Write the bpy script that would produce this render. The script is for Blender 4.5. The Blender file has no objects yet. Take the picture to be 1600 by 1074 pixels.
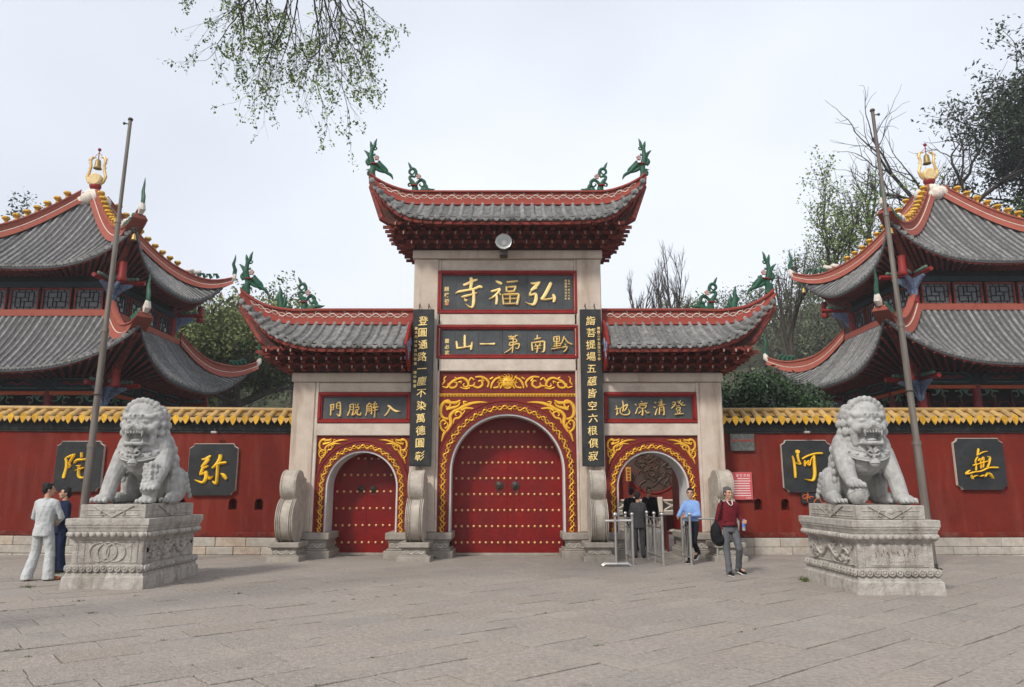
import bpy, bmesh, math, random
import numpy as np
from mathutils import Vector, Matrix, Euler, noise as mnoise
R = math.radians; PI = math.pi
rnd = random.Random(7)
SC = bpy.context.scene
COL = SC.collection

# ------------------------------------------------------------------ camera
EYE = 1.65; PITCH = R(11.2); FPX = 1150.0          # focal length in pixels of a 1600 px wide picture
cam_d = bpy.data.cameras.new('camera'); cam = bpy.data.objects.new('camera', cam_d); COL.objects.link(cam)
cam_d.sensor_width = 36; cam_d.lens = 36 * FPX / 1600; cam_d.clip_end = 2000; cam_d.clip_start = 0.1
cam.location = (0, 0, EYE); cam.rotation_euler = (PI/2 + PITCH, 0, 0)
SC.camera = cam
# ------------------------------------------------------------------ world, sun, exposure
SUN_EL, SUN_AZ = R(41), R(213)                      # hazy sun, behind and to the left of the camera
w = bpy.data.worlds.new('World'); SC.world = w; w.use_nodes = True
nt = w.node_tree; nt.nodes.clear()
out = nt.nodes.new('ShaderNodeOutputWorld'); bg = nt.nodes.new('ShaderNodeBackground')
sky = nt.nodes.new('ShaderNodeTexSky'); sky.sky_type = 'NISHITA'; sky.sun_disc = False
sky.sun_elevation = SUN_EL; sky.sun_rotation = SUN_AZ; sky.air_density = 1.0; sky.dust_density = 4.0; sky.ozone_density = 1.0
tc = nt.nodes.new('ShaderNodeTexCoord'); nz = nt.nodes.new('ShaderNodeTexNoise'); nz.inputs['Scale'].default_value = 1.3; nz.inputs['Detail'].default_value = 3
mp = nt.nodes.new('ShaderNodeMapping'); mp.inputs['Scale'].default_value = (1, 1, 1.6)
nt.links.new(tc.outputs['Generated'], mp.inputs['Vector']); nt.links.new(mp.outputs[0], nz.inputs['Vector'])
rmp = nt.nodes.new('ShaderNodeMapRange'); rmp.inputs[1].default_value = .3; rmp.inputs[2].default_value = .7; rmp.inputs[3].default_value = .66; rmp.inputs[4].default_value = 1.0
nt.links.new(nz.outputs['Fac'], rmp.inputs[0])
mx = nt.nodes.new('ShaderNodeMix'); mx.data_type = 'RGBA'
nt.links.new(rmp.outputs[0], mx.inputs[0]); nt.links.new(sky.outputs[0], mx.inputs[6])
mx.inputs[7].default_value = (8.5, 8.95, 9.75, 1)    # thin white overcast veil in front of the blue
nt.links.new(mx.outputs[2], bg.inputs[0]); bg.inputs[1].default_value = 0.1
nt.links.new(bg.outputs[0], out.inputs[0])
sun_d = bpy.data.lights.new('sun', 'SUN'); sun_d.energy = 2.6; sun_d.angle = R(9); sun_d.color = (1, .95, .87)
sun = bpy.data.objects.new('sun', sun_d); COL.objects.link(sun); sun.location = (-10, -10, 40)
def sundir():
    az = SUN_AZ; return Vector((math.sin(az)*math.cos(SUN_EL), math.cos(az)*math.cos(SUN_EL), math.sin(SUN_EL)))
sun.rotation_euler = sundir().to_track_quat('Z', 'Y').to_euler()
SC.view_settings.view_transform = 'Standard'; SC.view_settings.look = 'None'
SC.view_settings.exposure = 0.22; SC.view_settings.gamma = 1.0; SC.view_settings.use_curve_mapping = False
SC.cycles.volume_bounces = 0

# ------------------------------------------------------------------ helpers
def at(px, py, Y):
    """world point seen at photo pixel (px, py) when it stands Y metres in front"""
    a = PITCH + math.atan((537 - py) / FPX); z = Y * math.tan(a)
    zc = Y * math.cos(PITCH) + z * math.sin(PITCH)
    return Vector(((px - 800) / FPX * zc, Y, z + EYE))
def tag(o, label=None, cat=None, group=None, kind=None):
    if label: o['label'] = label
    if cat: o['category'] = cat
    if group: o['group'] = group
    if kind: o['kind'] = kind
    return o
def thing(name, loc, label, cat, group=None, rz=0):
    o = bpy.data.objects.new(name, None); COL.objects.link(o); o.location = loc; o.rotation_euler[2] = rz
    o.empty_display_size = .2
    return tag(o, label, cat, group)
def wl(p):
    v = Vector((0, 0, 0))
    while p is not None: v += p.location; p = p.parent
    return v
def inst(name, me, parent, loc=(0,0,0), rot=None, scale=None):
    o = bpy.data.objects.new(name, me); COL.objects.link(o); o.parent = parent
    o.location = Vector(loc) - (wl(parent) if parent else Vector((0,0,0)))
    if rot is not None: o.rotation_euler = rot
    if scale is not None: o.scale = scale
    return o
def copy_tree(o, parent=None):
    c = o.copy(); COL.objects.link(c); c.parent = parent
    for ch in list(o.children): copy_tree(ch, c)
    return c

class M:
    """mesh collector"""
    def __init__(s): s.v = []; s.f = []
    def add(s, vs, fs):
        b = len(s.v); s.v.extend([tuple(p) for p in vs]); s.f.extend([tuple(b + i for i in f) for f in fs]); return s
    def box(s, x0, x1, y0, y1, z0, z1):
        return s.add([(x0,y0,z0),(x1,y0,z0),(x1,y1,z0),(x0,y1,z0),(x0,y0,z1),(x1,y0,z1),(x1,y1,z1),(x0,y1,z1)],
                     [(0,3,2,1),(4,5,6,7),(0,1,5,4),(1,2,6,5),(2,3,7,6),(3,0,4,7)])
    def cbox(s, x0, x1, y0, y1, z0, z1, b=.02):
        """box with chamfered edges"""
        b = min(b, (x1-x0)*.3, (y1-y0)*.3, (z1-z0)*.3)
        vs = []
        for z in (z0, z1):
            zi = z0 + b if z == z0 else z1 - b
            vs += [(x0+b,y0+b,z),(x1-b,y0+b,z),(x1-b,y1-b,z),(x0+b,y1-b,z)]
            vs += [(x0+b,y0,zi),(x1-b,y0,zi),(x1,y0+b,zi),(x1,y1-b,zi),(x1-b,y1,zi),(x0+b,y1,zi),(x0,y1-b,zi),(x0,y0+b,zi)]
        fs = [(3,2,1,0),(12,13,14,15)]
        fs += [(4+i, 4+(i+1)%8, 16+(i+1)%8, 16+i) for i in range(8)]
        fs += [(0,1,5,4),(1,6,5),(1,2,7,6),(2,8,7),(2,3,9,8),(3,10,9),(3,0,11,10),(0,4,11)]
        fs += [(13,12,16,17),(13,17,18),(14,13,18,19),(14,19,20),(15,14,20,21),(15,21,22),(12,15,22,23),(12,23,16)]
        return s.add(vs, fs)
    def loft(s, rings, cap=True, closed=True):
        n = len(rings[0]); b = len(s.v)
        for r in rings: s.v.extend([tuple(p) for p in r])
        for i in range(len(rings)-1):
            for j in range(n if closed else n-1):
                k = (j+1) % n
                s.f.append((b+i*n+j, b+i*n+k, b+(i+1)*n+k, b+(i+1)*n+j))
        if cap and closed:
            s.f.append(tuple(b+j for j in range(n))[::-1]); s.f.append(tuple(b+(len(rings)-1)*n+j for j in range(n)))
        return s
    def tube(s, pts, rad, n=6, flat=None, cap=True):
        """tube along pts; rad float or list; flat=(normal vector, factor) squashes it"""
        pts = [Vector(p) for p in pts]; N = len(pts)
        if not hasattr(rad, '__len__'): rad = [rad]*N
        rings = []; up = None
        for i in range(N):
            t = (pts[min(i+1,N-1)] - pts[max(i-1,0)])
            if t.length < 1e-9: t = Vector((0,0,1))
            t.normalize()
            if flat is not None: a = Vector(flat[0]); a = (a - t*a.dot(t))
            elif up is None:
                a = Vector((0,0,1)) if abs(t.z) < .9 else Vector((1,0,0)); a = a - t*a.dot(t)
            else: a = up - t*up.dot(t)
            if a.length < 1e-6: a = t.orthogonal()
            a.normalize(); up = a; c = t.cross(a)
            k = flat[1] if flat is not None else 1
            rings.append([pts[i] + (a*math.cos(q)*k + c*math.sin(q))*rad[i] for q in [2*PI*j/n for j in range(n)]])
        return s.loft(rings, cap)
    def cyl(s, p0, p1, r0, r1=None, n=12):
        return s.tube([p0, p1], [r0, r0 if r1 is None else r1], n)
    def lathe(s, c, prof, n=16, axis='z'):
        """prof: list of (radius, height)"""
        rings = []
        for r, h in prof:
            ring = []
            for j in range(n):
                q = 2*PI*j/n; a, b2 = r*math.cos(q), r*math.sin(q)
                ring.append({'z': (c[0]+a, c[1]+b2, c[2]+h), 'x': (c[0]+h, c[1]+a, c[2]+b2), 'y': (c[0]+b2, c[1]+h, c[2]+a)}[axis])
            rings.append(ring)
        return s.loft(rings)
    def ell(s, c, r, n=10, m=7, rot=None):
        """ellipsoid"""
        if not hasattr(r, '__len__'): r = (r, r, r)
        vs = []; c = Vector(c)
        rm = rot.to_matrix() if rot is not None else None
        for i in range(m+1):
            th = PI*i/m
            for j in range(n):
                q = 2*PI*j/n
                p = Vector((r[0]*math.sin(th)*math.cos(q), r[1]*math.sin(th)*math.sin(q), r[2]*math.cos(th)))
                if rm: p = rm @ p
                vs.append(c + p)
        fs = [(i*n+j, (i+1)*n+j, (i+1)*n+(j+1)%n, i*n+(j+1)%n) for i in range(m) for j in range(n)]
        return s.add(vs, fs)
    def cap(s, p0, p1, r0, r1, n=10):
        """tapered capsule"""
        p0 = Vector(p0); p1 = Vector(p1); s.ell(p0, r0, n, 6); s.ell(p1, r1, n, 6)
        return s.tube([p0, p1], [r0, r1], n)
    def prism(s, poly, y0, y1, axis='y'):
        """polygon of (a, b) extruded: axis y -> (x, z), axis x -> (y, z), axis z -> (x, y)"""
        n = len(poly)
        def P(a, b, t): return {'y': (a, t, b), 'x': (t, a, b), 'z': (a, b, t)}[axis]
        vs = [P(a, b, y0) for a, b in poly] + [P(a, b, y1) for a, b in poly]
        fs = [tuple(range(n)), tuple(range(2*n-1, n-1, -1))] + [(i, n+i, n+(i+1)%n, (i+1)%n) for i in range(n)]
        return s.add(vs, fs)
    def grid(s, P, thick=None):
        """P[i][j] points; open sheet, or slab if thick vector is given"""
        a = len(P); b = len(P[0]); base = len(s.v)
        for row in P: s.v.extend([tuple(p) for p in row])
        s.f += [(base+i*b+j, base+(i+1)*b+j, base+(i+1)*b+j+1, base+i*b+j+1) for i in range(a-1) for j in range(b-1)]
        if thick is not None:
            t = Vector(thick); b2 = len(s.v)
            for row in P: s.v.extend([tuple(Vector(p)+t) for p in row])
            s.f += [(b2+i*b+j, b2+i*b+j+1, b2+(i+1)*b+j+1, b2+(i+1)*b+j) for i in range(a-1) for j in range(b-1)]
            edge = [(0, j) for j in range(b)] + [(i, b-1) for i in range(1, a)] + [(a-1, j) for j in range(b-2, -1, -1)] + [(i, 0) for i in range(a-2, 0, -1)]
            k = len(edge)
            for q in range(k):
                i, j = edge[q]; i2, j2 = edge[(q+1) % k]
                s.f.append((base+i*b+j, base+i2*b+j2, b2+i2*b+j2, b2+i*b+j))
        return s
    def torus(s, c, R0, r, n=24, m=6, axis='y', flat=1.0):
        c = Vector(c); vs = []
        for i in range(n):
            q = 2*PI*i/n
            for j in range(m):
                p = 2*PI*j/m; rr = R0 + r*math.cos(p); h = r*math.sin(p)*flat
                vs.append({'y': c+Vector((rr*math.cos(q), h, rr*math.sin(q))), 'z': c+Vector((rr*math.cos(q), rr*math.sin(q), h)), 'x': c+Vector((h, rr*math.cos(q), rr*math.sin(q)))}[axis])
        return s.add(vs, [(i*m+j, ((i+1)%n)*m+j, ((i+1)%n)*m+(j+1)%m, i*m+(j+1)%m) for i in range(n) for j in range(m)])
    def mesh(s, name, mat, off=(0,0,0), smooth=False, fix=True):
        me = bpy.data.meshes.new(name); off = Vector(off)
        me.from_pydata([(p[0]-off[0], p[1]-off[1], p[2]-off[2]) for p in s.v], [], s.f)
        if fix and len(s.f) < 60000:
            b = bmesh.new(); b.from_mesh(me); bmesh.ops.recalc_face_normals(b, faces=b.faces); b.to_mesh(me); b.free()
        if mat: me.materials.append(mat)
        if smooth:
            me.polygons.foreach_set('use_smooth', [True]*len(me.polygons))
            if smooth != 'all':
                try: me.set_sharp_from_angle(angle=R(smooth if smooth is not True else 40))
                except Exception: pass
        me.update(); return me
    def build(s, name, mat, parent=None, smooth=False, fix=True):
        """vertices are world coordinates"""
        off = wl(parent) if parent else Vector((0,0,0))
        o = bpy.data.objects.new(name, s.mesh(name, mat, off, smooth, fix)); COL.objects.link(o); o.parent = parent
        return o
def struct(m, name, mat, parent=None, **k):
    o = m.build(name, mat, parent, **k)
    if parent is None: o['kind'] = 'structure'
    return o
def remesh(me_in, voxel, mat, name, smooth_it=2, disp=None):
    """fuse overlapping solids into one continuous skin"""
    o = bpy.data.objects.new('tmp', me_in); COL.objects.link(o)
    md = o.modifiers.new('r', 'REMESH'); md.mode = 'VOXEL'; md.voxel_size = voxel
    if smooth_it:
        sm = o.modifiers.new('s', 'SMOOTH'); sm.iterations = smooth_it; sm.factor = .5
    dg = bpy.context.evaluated_depsgraph_get(); dg.update()
    me = bpy.data.meshes.new_from_object(o.evaluated_get(dg)); me.name = name
    bpy.data.objects.remove(o); bpy.data.meshes.remove(me_in)
    me.materials.clear(); me.materials.append(mat)
    me.polygons.foreach_set('use_smooth', [True]*len(me.polygons)); me.update()
    return me
def lerp(a, b, t): return a + (b-a)*t
def interp(xs, ys, x):
    """monotone-ish cubic through points"""
    if x <= xs[0]: return ys[0]
    if x >= xs[-1]: return ys[-1]
    for i in range(len(xs)-1):
        if x <= xs[i+1]: break
    h = xs[i+1]-xs[i]; t = (x-xs[i])/h
    d = lambda k: (ys[min(k+1,len(ys)-1)]-ys[max(k-1,0)])/(xs[min(k+1,len(xs)-1)]-xs[max(k-1,0)])
    m0, m1 = d(i)*h, d(i+1)*h
    return (2*t**3-3*t*t+1)*ys[i]+(t**3-2*t*t+t)*m0+(-2*t**3+3*t*t)*ys[i+1]+(t**3-t*t)*m1

# ------------------------------------------------------------------ materials
MATS = {}
def mat(name, col, rough=.6, var=.25, scale=4, bump=.2, bscale=40, metal=0, col2=None, dirt=None, dscale=1.2, damt=.5, spec=.25, island=0, streak=False, trans=0, stretch=None):
    """base colour with object-space noise, fine bump, optional worn/dirty second colour"""
    if name in MATS: return MATS[name]
    m = bpy.data.materials.new(name); m.use_nodes = True; n = m.node_tree.nodes; L = m.node_tree.links
    b = n['Principled BSDF']; b.inputs['Roughness'].default_value = rough; b.inputs['Metallic'].default_value = metal
    b.inputs['Specular IOR Level'].default_value = spec
    if trans: b.inputs['Transmission Weight'].default_value = trans
    g = n.new('ShaderNodeNewGeometry'); pos = g.outputs['Position']
    if stretch:
        mpn = n.new('ShaderNodeMapping'); mpn.inputs['Scale'].default_value = stretch; L.new(pos, mpn.inputs[0]); vec = mpn.outputs[0]
    else: vec = pos
    t = n.new('ShaderNodeTexNoise'); t.inputs['Scale'].default_value = scale; t.inputs['Detail'].default_value = 5; t.inputs['Roughness'].default_value = .65
    L.new(vec, t.inputs['Vector'])
    c2 = col2 if col2 else tuple(c*(1-var) for c in col)
    r = n.new('ShaderNodeMapRange'); r.inputs[1].default_value = .32; r.inputs[2].default_value = .68; L.new(t.outputs['Fac'], r.inputs[0])
    mxx = n.new('ShaderNodeMix'); mxx.data_type = 'RGBA'; L.new(r.outputs[0], mxx.inputs[0])
    mxx.inputs[6].default_value = (*c2, 1); mxx.inputs[7].default_value = (*col, 1); cur = mxx.outputs[2]
    if island:
        oi = n.new('ShaderNodeObjectInfo'); gi = g.outputs['Random Per Island']
        ad = n.new('ShaderNodeMath'); ad.operation = 'ADD'; L.new(oi.outputs['Random'], ad.inputs[0]); L.new(gi, ad.inputs[1])
        fr = n.new('ShaderNodeMath'); fr.operation = 'FRACT'; L.new(ad.outputs[0], fr.inputs[0])
        mr = n.new('ShaderNodeMapRange'); mr.inputs[3].default_value = 1-island; mr.inputs[4].default_value = 1+island; L.new(fr.outputs[0], mr.inputs[0])
        hs = n.new('ShaderNodeHueSaturation'); L.new(mr.outputs[0], hs.inputs['Value']); L.new(cur, hs.inputs['Color']); cur = hs.outputs[0]
    if dirt:
        t2 = n.new('ShaderNodeTexNoise'); t2.inputs['Scale'].default_value = dscale; t2.inputs['Detail'].default_value = 8; t2.inputs['Roughness'].default_value = .7
        if streak:
            mp2 = n.new('ShaderNodeMapping'); mp2.inputs['Scale'].default_value = (1, 1, .12); L.new(pos, mp2.inputs[0]); L.new(mp2.outputs[0], t2.inputs['Vector'])
        else: L.new(pos, t2.inputs['Vector'])
        r2 = n.new('ShaderNodeMapRange'); r2.inputs[1].default_value = .5; r2.inputs[2].default_value = .75; r2.inputs[4].default_value = damt; L.new(t2.outputs['Fac'], r2.inputs[0])
        m2 = n.new('ShaderNodeMix'); m2.data_type = 'RGBA'; L.new(r2.outputs[0], m2.inputs[0]); L.new(cur, m2.inputs[6]); m2.inputs[7].default_value = (*dirt, 1); cur = m2.outputs[2]
    L.new(cur, b.inputs['Base Color'])
    if bump:
        t3 = n.new('ShaderNodeTexNoise'); t3.inputs['Scale'].default_value = bscale; t3.inputs['Detail'].default_value = 3; L.new(pos, t3.inputs['Vector'])
        bp = n.new('ShaderNodeBump'); bp.inputs['Strength'].default_value = bump; bp.inputs['Distance'].default_value = .02; L.new(t3.outputs['Fac'], bp.inputs['Height']); L.new(bp.outputs[0], b.inputs['Normal'])
    MATS[name] = m; return m
STONE = mat('pillar_stone', (.56,.48,.40), .8, scale=1.6, col2=(.44,.35,.285), bump=.3, bscale=60, dirt=(.25,.17,.12), dscale=2.6, damt=.85, streak=True)
LINTEL = mat('lintel_stone', (.60,.53,.45), .8, scale=2.5, col2=(.47,.40,.34), bump=.3, bscale=60, dirt=(.3,.21,.17), dscale=3, damt=.5)
PLINTH = mat('plinth_stone', (.36,.32,.275), .85, scale=4, col2=(.24,.215,.185), bump=.5, bscale=35, dirt=(.13,.105,.08), dscale=3, damt=.6, streak=True)
WHSTONE = mat('white_carved_stone', (.62,.60,.55), .8, scale=8, col2=(.38,.35,.30), bump=.4, bscale=60)
DRUMST = mat('drum_stone', (.47,.42,.36), .85, scale=5, col2=(.32,.28,.235), bump=.5, bscale=45, dirt=(.18,.15,.12), dscale=3, damt=.5, streak=True)
LIONST = mat('lion_granite', (.44,.435,.42), .8, scale=9, col2=(.29,.285,.275), bump=.5, bscale=60, dirt=(.14,.135,.125), dscale=3.0, damt=.65, streak=True)
PEDST = mat('pedestal_granite', (.47,.44,.40), .85, scale=8, col2=(.29,.265,.235), bump=.9, bscale=38, dirt=(.13,.10,.075), dscale=3.2, damt=.9, streak=True)
RED = mat('red_wall_paint', (.185,.022,.013), .85, scale=.7, col2=(.115,.017,.012), bump=.45, bscale=40, dirt=(.25,.075,.055), dscale=2.2, damt=.45, streak=True, spec=.10)
REDLOW = mat('red_skirting_paint', (.17,.022,.014), .85, scale=3, col2=(.09,.018,.014), bump=.5, bscale=40, dirt=(.22,.13,.10), dscale=5, damt=.6, spec=.1)
REDARCH = mat('red_arch_paint', (.185,.020,.014), .65, scale=3, col2=(.12,.015,.011), bump=.15, bscale=40, dirt=(.12,.016,.012), dscale=4, damt=.4)
REDFRAME = mat('red_frame_paint', (.27,.018,.014), .5, scale=4, var=.35, bump=.1)
DOORRED = mat('door_red_lacquer', (.205,.006,.004), .4, scale=2, col2=(.13,.006,.005), bump=.15, bscale=20, dirt=(.085,.010,.008), dscale=2.5, damt=.7, streak=True)
WOODRED = mat('old_red_wood', (.23,.04,.025), .75, scale=6, col2=(.075,.018,.013), bump=.3, bscale=50)
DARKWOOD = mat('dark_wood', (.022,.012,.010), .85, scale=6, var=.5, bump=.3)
TERRA = mat('terracotta_ridge', (.35,.095,.062), .75, scale=3, col2=(.24,.06,.042), bump=.3, bscale=40, dirt=(.14,.05,.035), dscale=3, damt=.6)
TILE = mat('grey_roof_tile', (.255,.25,.245), .85, scale=7, col2=(.125,.122,.12), bump=.6, bscale=45, island=.25, dirt=(.07,.075,.06), dscale=2.5, damt=.7)
TILEDK = mat('grey_pan_tile', (.10,.10,.105), .9, scale=5, col2=(.06,.06,.06), bump=.5, bscale=45)
GOLD = mat('gold_paint', (.80,.47,.045), .4, scale=8, col2=(.65,.33,.03), bump=.2, bscale=60, metal=.25)
GILT = mat('gilt_letter', (.92,.72,.33), .4, scale=20, col2=(.85,.6,.2), bump=.2, bscale=50, metal=.1)
YLET = mat('yellow_letter', (.88,.56,.03), .5, scale=8, col2=(.78,.44,.02), bump=.1)
BLACKB = mat('black_board', (.028,.030,.032), .45, scale=3, col2=(.016,.017,.018), bump=.1, bscale=30, dirt=(.07,.07,.065), dscale=2, damt=.5)
SLATEB = mat('slate_board', (.07,.075,.08), .6, scale=3, col2=(.045,.05,.055), bump=.15, bscale=30, dirt=(.13,.13,.12), dscale=2.5, damt=.5)
BAND = mat('black_eave_band', (.025,.026,.026), .7, scale=3, var=.4, bump=.2, dirt=(.09,.08,.07), dscale=3, damt=.5)
WHITE = mat('white_relief', (.74,.69,.62), .7, scale=10, col2=(.5,.42,.35), bump=.2)
REVEAL = mat('whitewashed_reveal', (.62,.60,.58), .8, scale=2, col2=(.48,.46,.45), bump=.1)
RIDGE = mat('red_ridge_paint', (.30,.055,.035), .75, scale=3, col2=(.20,.035,.025), bump=.3, bscale=40, dirt=(.10,.035,.028), dscale=3, damt=.6)
TIPM = mat('faded_bracket_tip', (.42,.30,.25), .7, scale=10, var=.4)
GREEN = mat('green_glaze', (.016,.105,.055), .45, scale=9, col2=(.007,.045,.026), bump=.3, bscale=30, dirt=(.10,.10,.07), dscale=7, damt=.5)
PINK = mat('pink_flower', (.55,.36,.32), .6, scale=9, var=.3)
YGLAZE = mat('yellow_glazed_tile', (.52,.30,.07), .45, scale=9, col2=(.28,.19,.09), bump=.3, bscale=30, dirt=(.30,.22,.14), dscale=5, damt=.85, island=.2)
YEDGE = mat('yellow_tile_edge', (.70,.40,.025), .4, scale=14, col2=(.42,.22,.02), bump=.2, island=.2)
BRASS = mat('stud_brass', (.85,.52,.25), .35, scale=10, col2=(.62,.36,.16), bump=.05, metal=.45)
IRON = mat('dark_iron', (.10,.09,.075), .5, scale=10, var=.4, metal=.6)
STEEL = mat('brushed_steel', (.62,.60,.57), .28, scale=10, var=.15, metal=.9, bump=.02)
POLE = mat('pole_weathered_steel', (.21,.19,.165), .6, scale=8, col2=(.12,.10,.085), bump=.1, metal=.3, stretch=(1,1,.1))
BLUEP = mat('blue_painted_wood', (.045,.10,.26), .6, scale=14, col2=(.30,.34,.40), bump=.2)
TEAL = mat('teal_painted_beam', (.022,.04,.045), .7, scale=8, col2=(.012,.02,.025), bump=.2)
TEALG = mat('green_carved_wood', (.05,.14,.09), .7, scale=12, col2=(.16,.20,.16), bump=.2)
ORNG = mat('orange_paint', (.55,.11,.03), .6, scale=8)
GLASS = mat('window_pane_glass', (.10,.11,.12), .15, scale=3, var=.4, bump=0)
# ------------------------------------------------------------------ lettering and scrollwork
def smooth_pts(pts, k=4):
    """Catmull-Rom through (x, z, w) tuples"""
    P = [pts[0]] + list(pts) + [pts[-1]]; o = []
    for i in range(1, len(P)-2):
        for j in range(k):
            t = j/k
            o.append(tuple(.5*((2*P[i][c]) + (-P[i-1][c]+P[i+1][c])*t + (2*P[i-1][c]-5*P[i][c]+4*P[i+1][c]-P[i+2][c])*t*t + (-P[i-1][c]+3*P[i][c]-3*P[i+1][c]+P[i+2][c])*t**3) for c in range(len(pts[0]))))
    o.append(tuple(pts[-1])); return o
def brush(text, ox, oy, s, Y, mat_, parent, depth=.035, wk=1.0):
    """one brush-written character: strokes 'x,y,w x,y,w;...' measured in photo crop pixels, laid on the plane y=Y"""
    m = M()
    for si, st in enumerate(text.split(';')):
        pts = [tuple(float(q) for q in p.split(',')) for p in st.split()]
        W = []
        for x, y, w_ in smooth_pts(pts):
            p = at(ox + x/s, oy + y/s, Y); w2 = max(w_, 5)/s*wk/FPX*(Y*math.cos(PITCH)+(p.z-EYE)*math.sin(PITCH))
            W.append((p.x, p.z, w2))
        prev = None; rings = []
        N = len(W)
        for i in range(N):
            a = W[max(i-1,0)]; b = W[min(i+1,N-1)]; tx, tz = b[0]-a[0], b[1]-a[1]; l = math.hypot(tx, tz) or 1e-6; tx/=l; tz/=l
            x, z, r = W[i]; k = .75 if i in (0, N-1) else 1
            nx, nz = -tz*r*k, tx*r*k
            d = depth*(1+.06*si)
            rings.append([(x+nx, Y, z+nz), (x+nx*.82, Y-d*.7, z+nz*.82), (x, Y-d, z), (x-nx*.82, Y-d*.7, z-nz*.82), (x-nx, Y, z-nz)])
        m.loft(rings)
    return m.build('character', mat_, parent, smooth=50)
FONTC = {}
def glyph(ch, depth=.02, off=0.0, wob=0):
    """glyph mesh, unit size, standing in the x-z plane and facing -y, centred"""
    key = (ch, depth, off)
    if key in FONTC: return FONTC[key]
    c = bpy.data.curves.new('t', 'FONT'); c.body = ch; c.size = 1; c.extrude = depth; c.offset = off; c.resolution_u = 2
    c.align_x = 'CENTER'
    o = bpy.data.objects.new('t', c); COL.objects.link(o)
    dg = bpy.context.evaluated_depsgraph_get(); me = bpy.data.meshes.new_from_object(o.evaluated_get(dg))
    bpy.data.objects.remove(o); bpy.data.curves.remove(c)
    vs = [v.co.copy() for v in me.vertices]
    if vs:
        x0 = min(v.x for v in vs); x1 = max(v.x for v in vs); y0 = min(v.y for v in vs); y1 = max(v.y for v in vs)
        for v, p in zip(me.vertices, vs):
            x = p.x-(x0+x1)/2; z = p.y-(y0+y1)/2
            if wob:
                x2 = x + .035*math.sin(z*5+wob) + .12*z*.3; z2 = z + .07*x + .03*math.sin(x*6+wob*2)
                x, z = x2, z2
            v.co = (x, -p.z, z)
    FONTC[key] = me; me.name = 'character'
    return me
def letter(ch, x, y, z, size, mat_, parent, depth=.02, off=.012, wob=0, name='character', sx=1):
    me = glyph(ch, depth, off, wob)
    if not me.materials: me.materials.append(mat_)
    return inst(name, me, parent, (x, y, z), scale=(size*sx, size, size))
def spiral(x, z, ang, L, k0, k1, w0, w1=.2, n=14):
    """2-D curve of growing curvature: list of (x, z, w)"""
    o = []; a = ang; ds = L/n
    for i in range(n+1):
        t = i/n; o.append((x, z, lerp(w0, w0*w1, t)))
        a += lerp(k0, k1, t)*ds; x += math.cos(a)*ds; z += math.sin(a)*ds
    return o
def relief(m, curve, fx, depth=.03, n=5):
    """curve of (a, b, w) put on a surface by fx(a, b, height) -> point"""
    rings = []; N = len(curve)
    for i in range(N):
        a = curve[max(i-1,0)]; b = curve[min(i+1,N-1)]; tx, tz = b[0]-a[0], b[1]-a[1]; l = math.hypot(tx, tz) or 1e-6; tx/=l; tz/=l
        x, z, r = curve[i]; nx, nz = -tz*r, tx*r; d = depth
        rings.append([fx(x+nx, z+nz, 0), fx(x+nx*.7, z+nz*.7, d*.8), fx(x, z, d), fx(x-nx*.7, z-nz*.7, d*.8), fx(x-nx, z-nz, 0)])
    m.loft(rings)
def vine(m, length, H, fx, period=.24, w=.022, depth=.025):
    """running scroll of half-width H along 0..length: a thick wave, a thin counter-wave and a curl in every second bend"""
    n = max(2, round(length/period)); per = length/n
    relief(m, [(i/8*per, H*.95*math.sin(PI*i/8), w*(.6+.6*abs(math.sin(PI*i/8)))) for i in range(n*8+1)], fx, depth)
    relief(m, [(i/6*per, -H*.75*math.sin(PI*i/6), w*.5) for i in range(n*6+1)], fx, depth*.8)
    for i in range(n):
        s = 1 if i % 2 == 0 else -1
        relief(m, spiral((i+.5)*per, s*H*.9, -s*.3, per*.9, s*1/per, s*9/per, w*.6, .4, 8), fx, depth*1.1)
# ------------------------------------------------------------------ ground
CX = -.12                                             # centre line of the gateway
g0 = M(); g0.grid([[(x, y, -.03) for y in (-60, 30, 400)] for x in (-400, 0, 400)])
ground = struct(g0, 'ground', mat('sandy_joint_fill', (.22,.19,.16), .95, scale=2, col2=(.10,.095,.075), bump=.6, bscale=30))
slab_mats = [mat('paving_stone_'+n_, c_, .9, scale=17, col2=tuple(q*.62 for q in c_), bump=1.0, bscale=38, dirt=d_, dscale=.75, damt=.8, island=.05) for n_, c_, d_ in
    (('grey', (.35,.308,.272), (.38,.33,.285)), ('pinkish', (.365,.318,.28), (.28,.257,.238)), ('tan', (.365,.315,.268), (.285,.258,.235)), ('dark', (.325,.290,.258), (.365,.315,.272)))]
plaza = M().box(-26, 26, -4, 30, -.029, -.022)
plaza = struct(plaza, 'plaza', MATS['sandy_joint_fill'])
slabs = []
r5 = random.Random(11); ang = R(40); ca, sa = math.cos(ang), math.sin(ang)
v = -24.0
while v < 40:
    rowh = r5.choice((.46, .55, .42, .62)); u = -34 + r5.random()*.8
    while u < 34:
        ln = r5.uniform(.65, 1.2); uc, vc = u+ln/2, v+rowh/2
        x, y = uc*ca + vc*-sa, uc*sa + vc*ca; y += 4
        if 3.0 < y < 19.6 and abs(x) < 4 + y*.78 + 1: slabs.append((x, y, ln, rowh))
        elif 19.6 <= y < 33 and 1.5 < x < 11: slabs.append((x, y, ln, rowh))
        u += ln
    v += rowh
slabs.sort(key=lambda q: (not (q[1] > 5.6 and abs(q[0]) < q[1]*.76), q[1]))
rest = [M() for _ in slab_mats]
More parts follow.
